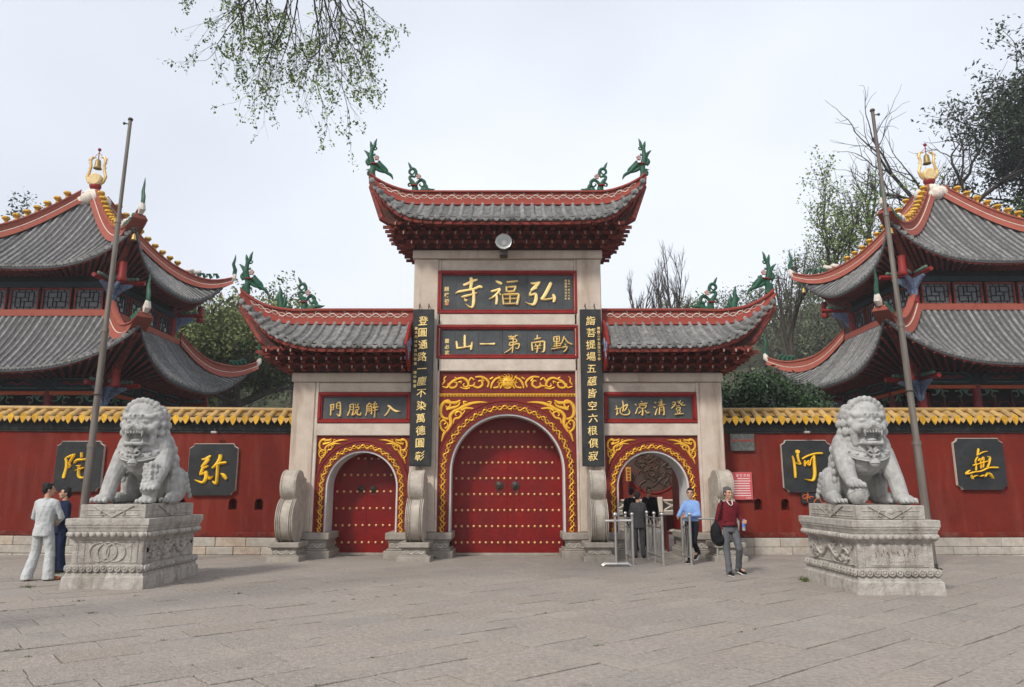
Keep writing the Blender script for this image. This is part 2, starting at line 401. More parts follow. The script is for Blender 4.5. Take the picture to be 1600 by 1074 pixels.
def slabmesh(m, ln, wd, r_, cx=0, cy=0, rot=0, dz=0):
    g = .006; nx = 7; poly = []
    c_, s_ = math.cos(rot), math.sin(rot)
    jit = lambda: r_.uniform(-.009, .009)
    a0, a1, b0, b1 = -ln/2+g, ln/2-g, -wd/2+g, wd/2-g
    pts = [(lerp(a0,a1,i/4), b0+jit()) for i in range(4)] + [(a1+jit(), lerp(b0,b1,i/3)) for i in range(3)] + [(lerp(a1,a0,i/4), b1+jit()) for i in range(4)] + [(a0+jit(), lerp(b1,b0,i/3)) for i in range(3)]
    def tr(a, b, z): return (cx + a*c_ - b*s_, cy + a*s_ + b*c_, z)
    t1, t2 = r_.uniform(-.004,.004), r_.uniform(-.004,.004)
    n = len(pts)
    lo = [tr(a, b, -.04) for a, b in pts]; mid = [tr(a, b, -.004+dz) for a, b in pts]; top = [tr(a*(1-.006/ln*1.2), b*(1-.006/wd*1.2), dz + t1*a + t2*b) for a, b in pts]
    m.loft([lo, mid, top])
slab_var = []
for k, (x, y, ln, wd) in enumerate(slabs):
    if k < 300:
        m = M(); slabmesh(m, ln, wd, r5)
        o = inst('paving_slab', m.mesh('paving_slab', slab_mats[min(3, int(abs(r5.gauss(0, 1.5))))]), plaza, (x, y, r5.uniform(-.007, .005)), (r5.gauss(0, .002), r5.gauss(0, .002), ang+r5.gauss(0, .004)))
    else:
        slabmesh(rest[r5.randrange(4)], ln, wd, r5, x, y, ang, r5.uniform(-.003, .003))
for m, mt in zip(rest, slab_mats):
    o = m.build('far_paving', mt, plaza, fix=False); o['kind'] = 'stuff'

# ------------------------------------------------------------------ gateway masonry
gate = thing('temple_gateway', (CX, 19.3, 0), 'grey tiled three arch temple gateway with stone pillars, red doors and green ridge dragons', 'gateway')
YF, YB = 18.8, 20.05
def P_(m, name, mt, **k): return m.build(name, mt, gate, **k)
for s in (-1, 1):
    x = CX + s*2.15
    P_(M().cbox(x-.325, x+.325, YF, YB, .6, 7.67, .025), 'pillar', STONE)
    P_(M().cbox(x+s*-.36-.03, x+s*-.36+.03, YF+.03, YB-.1, .6, 7.67, .01), 'pillar_fillet', LINTEL)
    x2 = CX + s*5.22
    P_(M().cbox(x2-.29, x2+.29, YF, YB, .6, 4.36, .025), 'pillar', STONE)
    P_(M().cbox(x2-s*.33-.04, x2-s*.33+.04, YF+.03, YB-.1, .6, 4.36, .01), 'pillar_fillet', LINTEL)
# lintels: central bay
def cb(name, mt, x0, x1, y0, y1, z0, z1, b=.015): return P_(M().cbox(CX+x0, CX+x1, y0, y1, z0, z1, b), name, mt)
cb('lintel', STONE, -2.52, 2.52, 18.74, YB+.05, 7.673, 7.90, .02)
cb('lintel', LINTEL, -1.76, 1.76, 18.86, YB-.1, 7.36, 7.67)
cb('lintel', LINTEL, -1.82, 1.82, 18.83, YB-.1, 5.873, 6.177)
cb('lintel', LINTEL, -1.82, 1.82, 18.83, YB-.1, 4.655, 4.977)
for s in (-1, 1):
    a, b = sorted((s*2.47, s*5.55))
    cb('lintel', STONE, a+(.003 if s > 0 else 0), b-(.003 if s < 0 else 0), 18.76, YB+.03, 4.363, 4.60, .02)
    a, b = sorted((s*2.478, s*4.86))
    cb('lintel', LINTEL, a, b, 18.86, YB-.1, 4.103, 4.36)
    cb('lintel', LINTEL, a, b, 18.83, YB-.1, 2.99, 3.307)
# framed name boards
def nameboard(x0, x1, z0, z1, mt, seams=()):
    t = .075
    fr = M()
    for (a, b, c, d) in ((x0, x1, z1-t, z1), (x0, x1, z0, z0+t), (x0, x0+t, z0+t, z1-t), (x1-t, x1, z0+t, z1-t)):
        fr.cbox(CX+a, CX+b, 18.80, 19.1, c+.0015, d-.0015, .012)
    t2 = t+.035
    for (a, b, c, d) in ((x0+t, x1-t, z1-t2, z1-t), (x0+t, x1-t, z0+t, z0+t2), (x0+t, x0+t2, z0+t2, z1-t2), (x1-t2, x1-t, z0+t2, z1-t2)):
        fr.cbox(CX+a, CX+b, 18.83, 19.08, c, d, .012)
    f = P_(fr, 'board_frame', REDFRAME)
    bd = M(); xs = [x0+t2] + list(seams) + [x1-t2]
    for a, b in zip(xs[:-1], xs[1:]): bd.cbox(CX+a+.001, CX+b-.001, 18.88, 19.0, z0+t2, z1-t2, .004)
    return P_(bd, 'name_board', mt)
nb1 = nameboard(-1.85, 1.85, 6.18, 7.355, SLATEB, (-1.36, -.44, .52, 1.45))
nb2 = nameboard(-1.86, 1.86, 4.98, 5.87, SLATEB, (-1.36, -.75, -.13, .52, 1.2))
nb3 = nameboard(-4.86, -2.48, 3.31, 4.10, SLATEB, ())
nb4 = nameboard(2.48, 4.86, 3.31, 4.10, SLATEB, ())
YC = 18.878
A1 = (685, 424, 7.442, YC, GILT)
for t in ('290,165,14 330,150,16 400,115,16 455,100,12;378,75,18 385,130,22 372,215,14;200,262,6 240,240,14 320,225,14 420,205,14 480,180,18 510,195,12;265,305,8 300,295,14 380,275,12 450,255,10;405,215,16 412,280,18 410,360,20 395,420,14 360,415,10 315,380,4;300,320,8 320,345,14 335,330,10',
          '665,115,8 710,135,18 740,150,14;610,240,12 660,225,14 720,205,14;720,210,14 690,255,14 640,300,12 585,330,5;675,270,12 680,330,16 672,390,14;710,255,8 725,280,10;790,130,10 850,125,11 925,115,12;790,180,10 795,240,12;795,190,8 905,180,12;903,182,12 880,235,14;800,240,10 885,235,10;745,275,8 760,390,12;750,275,9 935,268,14;940,270,16 915,395,16;760,325,7 925,320,7;835,280,9 835,380,9;760,385,10 915,380,11',
          '1070,140,8 1110,145,14 1185,130,12;1175,135,14 1120,190,22 1075,230,14;1080,225,10 1150,200,8;1075,240,12 1065,280,12 1130,260,14;1135,260,16 1135,330,22 1110,385,18 1060,385,10 1010,360,4;1310,135,20 1280,200,22 1230,290,20 1190,330,12;1195,332,12 1270,330,12 1335,315,12;1330,270,14 1350,310,20 1340,365,14'):
    brush(t, *A1, nb1)
A2 = (685, 508, 7.27, YC, GILT)
for t in ('300,115,14 300,255,14;205,185,12 215,270,14;205,268,12 300,255,10 385,240,12;385,195,12 370,285,14',
          '470,218,12 560,218,9 645,215,14',
          '795,130,10 830,140,6 905,120,8;825,120,6 840,150,6;880,115,6 870,150,6;800,160,8 880,165,7 885,195,8 815,200,7;815,200,7 810,235,8 900,215,9 920,225,9 905,270,8 870,265,6;850,140,8 850,220,8 840,320,9;845,250,7 800,290,8 750,320,7',
          '1125,115,9 1125,155,9;1085,165,7 1165,150,8;1060,200,9 1070,295,11;1065,205,8 1195,190,11 1205,220,11 1200,300,11 1170,310,5;1100,215,7 1110,235,6;1160,205,7 1145,235,6;1090,245,6 1170,235,7;1090,275,6 1165,265,6;1130,235,8 1120,320,11',
          '1310,140,8 1315,195,8;1310,140,7 1375,130,7;1375,130,7 1375,185,7;1375,188,6 1320,195,6;1335,155,5 1345,170,5;1360,150,5 1350,170,5;1345,135,7 1345,255,7;1310,220,6 1390,210,6;1300,245,6 1390,235,7;1280,278,8 1395,260,6;1430,130,9 1410,190,8 1385,225,5;1435,150,8 1470,200,9 1520,225,11;1435,215,8 1450,235,6;1400,260,8 1460,250,8 1450,285,9 1420,312,8'):
    brush(t, *A2, nb2)
A3 = (500, 612, 11.43, YC, GILT)
for t in ('190,240,16 200,300,14 190,430,18;195,240,14 255,230,14;252,230,12 240,330,12;200,285,8 250,280,8;200,345,10 250,325,8;300,220,14 300,300,10;300,220,12 355,195,16 370,260,16 360,440,20 300,400,8;305,260,8 355,255,8;300,310,8 355,300,8',
          '540,235,14 535,330,12 495,435,18;545,235,12 600,225,12;600,225,12 600,330,12 575,430,16;545,280,8 595,275,8;540,330,8 595,325,8;630,225,12 650,260,8;690,215,12 670,260,10;635,290,10 700,275,12;700,275,12 690,325,10 640,330,8;640,340,12 630,400,12 570,430,12;675,335,12 670,410,16 725,420,16 735,370,8',
          '890,200,14 830,270,12;880,225,10 920,225,10 905,260,10;840,275,12 840,350,12 820,435,14;845,275,10 920,265,12;920,265,12 925,400,14 905,390,8;880,275,8 880,380,8;845,315,8 915,310,8;845,350,8 915,345,8;990,180,14 975,240,12 945,290,8;930,235,8 1010,215,10 1005,250,10;945,300,10 1050,270,14;940,350,8 1045,320,12;990,260,12 985,370,12 975,470,16',
          '1210,260,20 1240,265,24 1300,320,22 1370,355,22 1440,355,6;1250,300,16 1210,380,18 1155,440,14'):
    brush(t, *A3, nb3, wk=.85)
A4 = (945, 612, 11.03, YC, GILT)
for t in ('195,240,10 215,330,12 205,410,16;170,310,10 260,290,10;200,400,8 250,370,8;305,160,14 320,250,14 310,350,14;260,300,8 385,225,16 370,290,14 330,340,10;265,300,12 270,370,12 320,405,14 400,400,14 430,360,12 400,300,6',
          '515,215,14 545,240,12;530,390,12 560,300,10 580,270,6;620,165,10 645,185,10;580,220,10 735,200,14;600,240,10 605,290,10;605,240,8 715,235,12;715,235,12 690,285,10 610,290,8;650,290,14 650,410,16 620,390,6;620,340,10 580,385,10;690,320,10 730,375,14 770,355,6',
          '850,190,12 885,195,14;840,270,14 875,275,10;870,410,16 885,350,12 905,290,6;920,190,8 1000,165,8;970,135,10 970,230,10;930,215,8 1000,200,8;915,250,10 1040,225,12;945,270,12 940,400,14;950,275,8 1015,265,12;1015,265,12 1020,400,14 995,395,8;955,310,6 1010,305,6;955,340,6 1010,335,6',
          '1165,190,10 1215,185,10 1200,240,12 1145,295,12;1160,215,8 1185,235,8;1255,160,8 1270,200,8;1305,150,12 1275,210,10;1345,185,8 1310,220,8;1280,190,8 1330,235,14 1385,240,14;1230,255,8 1290,245,8;1235,285,8 1300,275,10;1300,275,10 1290,320,10;1290,325,9 1240,325,8 1235,285,8;1250,340,8 1260,370,8;1300,335,8 1285,375,8;1200,400,14 1280,388,12 1350,385,14'):
    brush(t, *A4, nb4, wk=.85)
# small inscriptions on the boards
for i, ch in enumerate('趙樸初'): letter(ch, at(698, 452+i*9.5, YC).x, YC-.012, at(698, 452+i*9.5, YC).z, .13, GILT, nb1)
P0 = at(698, 475, YC); M().cbox(P0.x-.05, P0.x+.05, YC-.02, YC-.001, P0.z-.05, P0.z+.05, .005).build('seal', mat('seal_paint', (.5,.24,.1), .6), nb1)
for c_, txt in ((889, '公元一九八八年'), (884, '修復開光吉日年')):
    for i, ch in enumerate(txt): p = at(c_, 439+i*4.7, YC); letter(ch, p.x, YC-.012, p.z, .062, GILT, nb1)
for i, ch in enumerate('董必武'): p = at(698.6, 533+i*9.3, YC); letter(ch, p.x, YC-.012, p.z, .125, GILT, nb2)

# ------------------------------------------------------------------ red arch walls, reveals, doors
def arc(cx, cz, r, n=28, z0=.6): return [(cx-r, z0)] + [(cx - r*math.cos(PI*i/n), cz + r*math.sin(PI*i/n)) for i in range(n+1)] + [(cx+r, z0)]
def archwall(x0, x1, ztop, cx, cz, r, y0, y1, z0, name, mt):
    """wall panel with an arched opening, real thickness"""
    m = M(); inn = arc(cx, cz, r, 28, z0); n = len(inn)
    outp = []
    for (x, z) in inn:
        if (x, z) == inn[0]: outp.append((x0, z0)); continue
        if (x, z) == inn[-1]: outp.append((x1, z0)); continue
        dx, dz = x-cx, z-cz
        if abs(dx) < 1e-6: outp.append((x, ztop)); continue
        tx = ((x1 if dx > 0 else x0)-cx)/dx; tz = (ztop-cz)/dz if dz > 1e-6 else 1e9; t = min(tx, tz); outp.append((cx+dx*t, cz+dz*t))
    for c in ((x0, ztop), (x1, ztop)):
        k = min(range(n), key=lambda i: (outp[i][0]-c[0])**2+(outp[i][1]-c[1])**2); outp[k] = c
    A = [[(x, y0, z) for x, z in inn], [(x, y0, z) for x, z in outp], [(x, y1, z) for x, z in outp], [(x, y1, z) for x, z in inn], [(x, y0, z) for x, z in inn]]
    for a, b in zip(A[:-1], A[1:]):
        m.grid([a, b])
    return m.build(name, mt, gate)
def archring(cx, cz, r0, r1, y0, y1, z0, name, mt, n=28):
    m = M(); a = arc(cx, cz, r0, n, z0); b = arc(cx, cz, r1, n, z0)
    rings = [[(p[0], y0, p[1]), (q[0], y0, q[1]), (q[0], y1, q[1]), (p[0], y1, p[1])] for p, q in zip(a, b)]
    m.loft(rings); return m.build(name, mt, gate, smooth=30)
def archfx(cx, cz, r, z0, y):
    """maps (s, h, d): s along the arch from left foot, h across"""
    leg = cz - z0; half = PI*r
    def fx(s, h, d):
        if s < leg: return (cx - r - h, y-d, z0+s)
        if s > leg+half: return (cx + r + h, y-d, z0 + leg - (s-leg-half))
        a = (s-leg)/r; return (cx - (r+h)*math.cos(a), y-d, cz + (r+h)*math.sin(a))
    return fx, 2*leg+half
def bay(cx, hw, ztop, cz, r, rv, z0=.6, per=.27, vw=.085):
    archwall(CX+cx-hw, CX+cx+hw, ztop, CX+cx, cz, rv+.10, 18.90, 19.02, z0, 'arch_wall', REDARCH)
    archwall(CX+cx-hw, CX+cx+hw, ztop, CX+cx, cz, r+.02, 19.02, 19.95, 0, 'arch_core', REVEAL)
    archring(CX+cx, cz, r+.045, hw-.03, 18.86, 18.9, z0, 'arch_moulding', REDARCH)
    archring(CX+cx, cz, hw-.028, hw+.03 if False else hw-.002, 18.84, 18.9, z0, 'arch_rim', REDFRAME)
    archring(CX+cx, cz, r, r+.043, 18.89, 19.02, z0, 'arch_edge', REVEAL)
    fx, L = archfx(CX+cx, cz, rv, z0, 18.862)
    m = M(); vine(m, L, vw, fx, per, .019, .03); P_(m, 'gold_vine', GOLD, smooth=40)
CORNER = ('45,625,6 60,570,14 78,545,14;75,548,12 40,520,11 33,470,13 60,450,11 80,470,8 62,486,6;85,545,11 120,480,17 112,420,18 140,380,17 180,360,15 235,330,18 290,310,15 350,302,12 420,303,4;'
  '98,440,12 60,432,13 35,400,17 35,340,19 65,300,17 105,290,12 112,330,10 88,347,9 75,330,6;60,300,12 120,305,15 160,305,17 195,285,6;80,362,12 130,347,15 175,332,11 195,300,6;'
  '140,478,6 150,440,11 190,430,13 207,395,11 178,378,9 155,400,8 166,418,6;200,370,11 240,352,13 275,352,11 322,357,6;215,402,6 236,370,9;230,322,11 224,297,9 252,300,7;20,452,6 30,428,9;70,520,9 95,500,10 90,470,8')
BANDS = ('60,160,6 80,130,10 75,105,8 95,88,6;60,175,8 100,185,9 120,160,13 150,130,15 185,110,11 165,95,7;110,150,12 130,185,12 175,180,12 187,145,10 160,140,7;190,110,12 230,100,13 270,120,15 287,160,13 265,181,10 240,165,8 252,150,6;'
  '215,182,8 260,196,9 300,186,7;290,130,10 310,100,10 335,120,8;290,172,8 330,166,10 340,140,7;330,172,12 370,186,12 407,160,13 395,125,10 370,132,7;345,95,8 390,90,12 430,105,13 462,140,12 450,182,8;'
  '480,192,8 490,150,12 520,110,12 560,95,8 540,85,6;500,186,10 540,181,10 556,150,8 535,140,6;560,110,10 580,150,12 560,192,8;470,112,8 500,95,10;200,140,8 225,130,8 220,150,6;420,130,8 400,105,8')
def strokes(m, text, fx, k, ox, oy, depth):
    for st in text.split(';'):
        pts = [tuple(float(q) for q in p.split(',')) for p in st.split()]
        relief(m, [((a-ox)*k, (-(b-oy)*abs(k)), c*abs(k)*.84) for a, b, c in smooth_pts(pts, 3)], fx, depth)
def corner_gold(x, z, sx, S):
    """acanthus flourish in the upper corner; sx=1 points right"""
    m = M(); fx = lambda a, b, d: (x + sx*a*S, 18.9-d, z + b*S)
    strokes(m, CORNER, fx, .0031, 12, 275, .03)
    return P_(m, 'gold_corner_scroll', GOLD, smooth=40)
bay(0, 1.82, 3.98, 2.09, 1.42, 1.62, per=.13, vw=.05)
cb('red_panel', REDARCH, -1.82, 1.82, 18.92, 19.9, 4.08, 4.652, .01)
cb('gold_fret_border', GOLD, -1.82, 1.82, 18.885, 19.9, 3.99, 4.075, .008)
m = M()
for i in range(44):
    x = CX-1.78 + i*.082; m.box(x, x+.052, 18.872, 18.884, 4.008, 4.018); m.box(x+.04, x+.052, 18.872, 18.884, 4.018, 4.058); m.box(x+.0, x+.03, 18.872, 18.884, 4.035, 4.045)
P_(m, 'fret_grooves', REDARCH)
corner_gold(CX-1.78, 3.93, 1, 1.0); corner_gold(CX+1.78, 3.93, -1, 1.0)
# top band of scrolls with a round mask in the middle
m = M(); fx = lambda a, b, d: (CX + a, 18.92-d, 4.365 + b)
m.ell((CX, 18.92, 4.365), (.16, .05, .15), 14, 8); m.torus((CX, 18.92, 4.365), .15, .02, 24, 5)
for q in range(9):
    a = PI*q/8; relief(m, spiral(math.cos(a)*.13, math.sin(a)*.11-.01, a, .16, 4, 18, .022, .5, 8), fx, .045)
for s in (-1, 1): m.ell((CX+s*.05, 18.87, 4.40), (.028, .02, .02), 8, 5); relief(m, [(s*.02, -.06, .018), (s*.10, -.09, .02), (s*.15, -.05, .01)], fx, .05)
for s in (-1, 1): strokes(m, BANDS, lambda a, b, d: (CX + s*a, 18.92-d, 4.365 + b), -.0030, 622, 140, .03)
P_(m, 'gold_band_scroll', GOLD, smooth=40)
for s in (-1, 1):
    bay(s*3.67, 1.18, 2.985, 1.70, .87, 1.01, per=.11, vw=.042)
    corner_gold(CX+s*3.67-1.15, 2.93, 1, .6); corner_gold(CX+s*3.67+1.15, 2.93, -1, .6)
cb('gate_core', REVEAL, -1.8, 1.8, 19.02, 19.9, 4.0-.015, 7.67)
for s in (-1, 1):
    a, b = sorted((s*2.5, s*4.85)); cb('gate_core', REVEAL, a, b, 19.12, 19.9, 2.99, 4.36)
studm = M().ell((0, 0, 0), (.035, .035, .035), 8, 6).mesh('stud', BRASS, smooth='all')
def knocker(parent, x, y, z, r, mt):
    m = M(); m.lathe((x, y, z), [(0, -.075), (r*.35, -.07), (r*.55, -.05), (r*.8, -.03), (r, -.015), (r, .0)], 14, 'y')
    for i in range(12):
        a = 2*PI*i/12; m.ell((x+math.cos(a)*r*.86, y-.02, z+math.sin(a)*r*.86), r*.17, 6, 4)
    m.ell((x-r*.3, y-.07, z+r*.25), r*.13, 6, 4); m.ell((x+r*.3, y-.07, z+r*.25), r*.13, 6, 4); m.ell((x, y-.085, z-.0*r), (r*.22, .03, r*.18), 8, 5)
    k = m.build('knocker', mt, parent, smooth=40)
    M().torus((x, y-.06, z-r*1.05), r*.62, r*.08, 20, 5).build('knocker_ring', mt, parent, smooth=40)
def doors(cx, r, cz, y, zrows, nx, kz, kr, ysill):
    """two lacquered leaves filling the arched opening"""
    leaves = []
    for s in (-1, 1):
        pts = [(0, .03), (s*(r+.03), .03)] + [(s*(r+.03)*math.cos(a), cz + (r+.03)*math.sin(a)) for a in [PI/2*i/12 for i in range(13)]]
        pts = [(CX+cx+s*.003+p[0], p[1]) for p in pts]
        d = M().prism(pts, y, y+.08).build('door_leaf', DOORRED, gate); leaves.append(d)
    for z in zrows:
        hw = r - .06 if z < cz else math.sqrt(max(.01, (r-.06)**2 - (z-cz)**2))
        pitch = 2*(r-.08)/(nx-1)
        for i in range(nx):
            x = -(r-.08) + i*pitch
            if abs(x) > hw: continue
            inst('stud', studm, leaves[0 if x < 0 else 1], (CX+cx+x, y-.005, z))
    for s in (-1, 1): knocker(leaves[0 if s < 0 else 1], CX+cx+s*kr*1.9, y, kz, kr, IRON)
    # dark strip added behind the leaves to block the bright seam; sill below
    cb('dark_seam_blocker', DARKWOOD, cx-.05, cx+.05, y+.081, y+.12, .03, cz+r-.02, .005)
    cb('door_sill', PLINTH, cx-r-.05, cx+r+.05, y-.05, y+.2, -.02, .045, .01)
doors(0, 1.42, 2.09, 19.62, [.30+i*.407 for i in range(8)], 18, 1.75, .11, 0)
doors(-3.67, .87, 1.70, 19.68, [.30+i*.43 for i in range(6)], 10, 1.66, .085, 0)
# open passage on the right: leaf folded back against the inner side
M().box(CX+3.67+.90, CX+3.67+.96, 20.0, 20.85, .04, 2.5).build('door_leaf', DOORRED, gate)

# ------------------------------------------------------------------ plinths under the piers
def sumeru(m, m2, x0, x1, yf, yb, h=.6):
    """stepped plinth; m2 collects the carved white frieze"""
    k = h/.6
    m.cbox(x0-.09, x1+.09, yf-.09, yb, -.02, .17*k, .012); m.cbox(x0-.03, x1+.03, yf-.03, yb, .172*k, .215*k, .01)
    m.cbox(x0+.02, x1-.02, yf+.02, yb, .217*k, .365*k, .01); m.cbox(x0-.0, x1+.0, yf, yb, .367*k, .43*k, .01)
    m.cbox(x0-.06, x1+.06, yf-.06, yb, .432*k, h, .015)
    fx = lambda a, b, d: (x0+.06+a, yf+.02-d, .29*k+b)
    vine(m2, x1-x0-.12, .05*k, fx, .11, .010, .014)
for (a, b) in ((1.42, 2.93), (4.43, 5.56)):
    for s in (-1, 1):
        x0, x1 = sorted((s*a, s*b)); m = M(); m2 = M(); sumeru(m, m2, CX+x0, CX+x1, 18.66, 20.1)
        P_(m, 'plinth', PLINTH); P_(m2, 'plinth_frieze', WHSTONE)

# ------------------------------------------------------------------ drum stones against the pillars
def drum_stone(cx, label, group):
    t = thing('drum_stone', (cx, 18.1, 0), label, 'drum stone', group)
    m = M(); m2 = M(); sumeru(m, m2, cx-.30, cx+.30, 17.75, 18.56, .43)
    m.build('pedestal', PLINTH, t); m2.build('pedestal_frieze', WHSTONE, t)
    w = .215
    m = M(); m.lathe((cx, 18.12, .93), [(0, -w+.02), (.33, -w+.02), (.36, -w+.0), (.40, -w+.005), (.44, -w+.0), (.505, -w+.03), (.515, -w*.4), (.515, w*.4), (.505, w-.03), (.44, w), (.40, w-.005), (.36, w), (.33, w-.02), (0, w-.02)], 36, 'x')
    d = m.build('drum', DRUMST, t, smooth=35)
    m = M()
    for s_ in (-.15, .15): m.lathe((cx+s_, 18.12, .93), [(.50, -.055), (.545, -.05), (.545, -.032), (.512, -.028), (.512, .028), (.545, .032), (.545, .05), (.50, .055)], 36, 'x')
    m.build('drum_band', DRUMST, t, smooth=35)
    m = M()                                           # scroll slab rising behind and curling on to the pillar
    prof = [(17.98, 1.36), (17.80, 1.55), (17.76, 1.75), (17.83, 1.95), (17.98, 2.06), (18.16, 2.10), (18.36, 2.06), (18.50, 1.95)]
    inner = [(18.50, 1.70), (18.38, 1.86), (18.2, 1.92), (18.08, 1.86), (18.03, 1.72), (18.10, 1.55), (18.35, 1.38), (18.5, .62), (18.3, .6), (18.2, 1.2)]
    sp = [q[:2] for q in smooth_pts([(a, b, 0) for a, b in prof], 4)]
    m.prism(sp + [(18.72, 1.9), (18.72, .62), (18.3, .62), (18.2, 1.3)], cx-w+.03, cx+w-.03, 'x')
    d2 = m.build('scroll_back', DRUMST, t, smooth=35)
    m = M()
    def rim(pa, w_):
        for s in (-1, 1):
            for p in pa: m.ell((cx+s*w_, p[0], p[1]), .02, 6, 4)
    pa = [(18.12-.525*math.cos(a), .93+.525*math.sin(a)) for a in [R(-40+i*4.2) for i in range(30)]]
    rim(pa, .15); P2 = []
    for a, b in zip(sp[:-1], sp[1:]):
        P2.append(a)
    rim(P2, .15)
    m.build('bead_row', DRUMST, t, smooth='all')['kind'] = 'stuff'
    return t
drum_stone(CX-5.2, 'carved drum stone at the foot of the far left gate pillar, beside the red wall', 'drum stones at the gateway pillars')
drum_stone(CX-2.17, 'carved drum stone between the closed small door and the big red door', 'drum stones at the gateway pillars')
drum_stone(CX+2.17, 'carved drum stone between the big red door and the open archway', 'drum stones at the gateway pillars')
drum_stone(CX+5.2, 'carved drum stone on the right gate pillar, partly behind the two standing men', 'drum stones at the gateway pillars')

# ------------------------------------------------------------------ couplet boards
def couplet(cx, label, text, side, stx, s):
    t = thing('couplet_board', (cx, 18.55, 4.2), label, 'signboard', 'couplet boards hung on the central pillars')
    m = M(); m.cbox(cx-.275, cx+.275, 18.55, 18.62, 2.21, 6.23, .012); b = m.build('board', BLACKB, t)
    m = M()
    for x in (-.12, .12): m.tube([(cx+x, 18.8, 6.36), (cx+x, 18.66, 6.40), (cx+x, 18.62, 6.3), (cx+x, 18.62, 6.2)], .012, 5)
    m.tube([(cx, 18.62, 2.2), (cx+.02, 18.6, 2.12), (cx, 18.7, 2.05), (cx, 18.8, 2.1)], .012, 5)
    m.build('hook', IRON, t)
    for i, ch in enumerate(text):
        letter(ch, cx+(rnd.random()-.5)*.02, 18.535, 5.92 - i*.314, .25, GILT, t, .03, .006, wob=1+i)
    for i, ch in enumerate(side):
        if ch == ' ': continue
        letter(ch, cx+stx, 18.54, 5.72 - i*s, .085, GILT, t, .02, .01)
    return t
couplet(CX-2.17, 'black couplet board hung left of the big red door, small writing down its left side', '登圓通路一塵不染萬德圓彰', '歲次丙戌年吉日敬書 建中敬書', -.18, .115)
couplet(CX+2.15, 'black couplet board hung right of the big red door, small writing at its top right', '詣菩提場五蘊皆空六根俱寂', '佛曆二千五百三十年', .2, .1)
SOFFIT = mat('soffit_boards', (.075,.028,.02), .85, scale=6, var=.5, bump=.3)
# ------------------------------------------------------------------ gateway roofs
ORN1 = [(215,790,45,200,700,45,215,600,40,190,520,42,170,440,42,180,360,30,185,290,26,170,220,20,158,165,6),(190,300,24,225,240,24,235,180,18,258,118,5),
 (150,430,24,120,370,22,65,320,6),(205,300,12,240,308,12,262,282,10,240,262,8,228,280,5),(195,385,12,235,402,12,230,370,6),
 (150,560,30,115,510,26,140,460,18,180,460,14,200,500,12,175,515,6),(240,610,34,290,560,36,340,600,36,390,660,30,440,700,24,500,740,20,535,810,5),
 (300,500,16,350,560,18,430,640,14,450,690,8),(180,650,20,140,690,18,150,740,14,190,720,10,175,690,6),(160,640,14,105,650,4),(260,620,30,320,660,24,400,690,18),(290,590,10,330,540,8,300,560,4)]
ORN2 = [(950,985,48,955,900,44,940,850,36),(1010,985,40,1060,950,34,1090,900,26),(940,850,34,900,780,28,870,740,22,870,700,20,920,700,18,950,720,10),
 (965,700,20,960,620,22,920,570,22,870,590,20,860,640,16,900,665,12,925,650,10,930,625,6),(885,565,20,860,510,16,835,460,4),
 (960,840,26,1000,790,22,1050,760,24,1095,790,24,1100,850,20,1060,870,14,1020,840,10,1040,820,6),(1000,960,36,1080,950,30,1140,920,28,1200,925,20,1265,910,4),
 (1100,830,24,1130,880,26,1120,930,20),(1040,950,16,1060,890,10,1100,880,8),(890,800,14,850,830,14,860,865,10,890,850,6),(1060,730,12,1040,760,12)]
ORN3 = [(0,0,34,-5,-60,30,-22,-120,24,-14,-170,16,-34,-235,4),(20,-20,24,34,-70,18,20,-110,10,26,-150,4),(-20,-60,14,-50,-100,10,-38,-130,5),(40,0,20,70,-20,12,95,-8,4)]
def orn_mesh(strokes, ox, oy, k=.00172, fl=.75):
    m = M()
    for st in strokes:
        p = [(st[i], st[i+1], st[i+2]) for i in range(0, len(st), 3)]
        q = smooth_pts(p, 4)
        m.tube([((a-ox)*k, 0, -(b-oy)*k) for a, b, c in q], [c*k*1.15 for a, b, c in q], 8, flat=((0,1,0), fl))
    return m.mesh('ridge_dragon', GREEN, smooth=60)
def flower_mesh():
    m = M(); m.ell((0,0,0), (.045,.06,.05))
    for i in range(5):
        a = 2*PI*i/5+.3; m.ell((math.cos(a)*.045, -.03, math.sin(a)*.05), (.030,.04,.034), 7, 5)
    return m.mesh('flower', PINK, smooth='all')
om1 = orn_mesh(ORN1, 215, 800); om2 = orn_mesh(ORN2, 1010, 985); om3 = orn_mesh(ORN3, 0, 0); flm = flower_mesh()
bandm = M().tube([(-.09, 0, 0), (.09, 0, 0)], .03, 6).mesh('band', REDFRAME)
def orn(me, x, y, z, s, fl, bd=None, sc=1.0, parent=None):
    o = inst('ridge_dragon', me, parent or gate, (x, y, z), scale=(s*sc, sc, sc))
    if fl:
        f = bpy.data.objects.new('flower', flm); COL.objects.link(f); f.parent = o; f.location = (fl[0], -.03, fl[1])
    if bd:
        f = bpy.data.objects.new('band', bandm); COL.objects.link(f); f.parent = o; f.location = (bd[0], -.04, bd[1]); f.scale = (1, 2.5, .7)
    return o
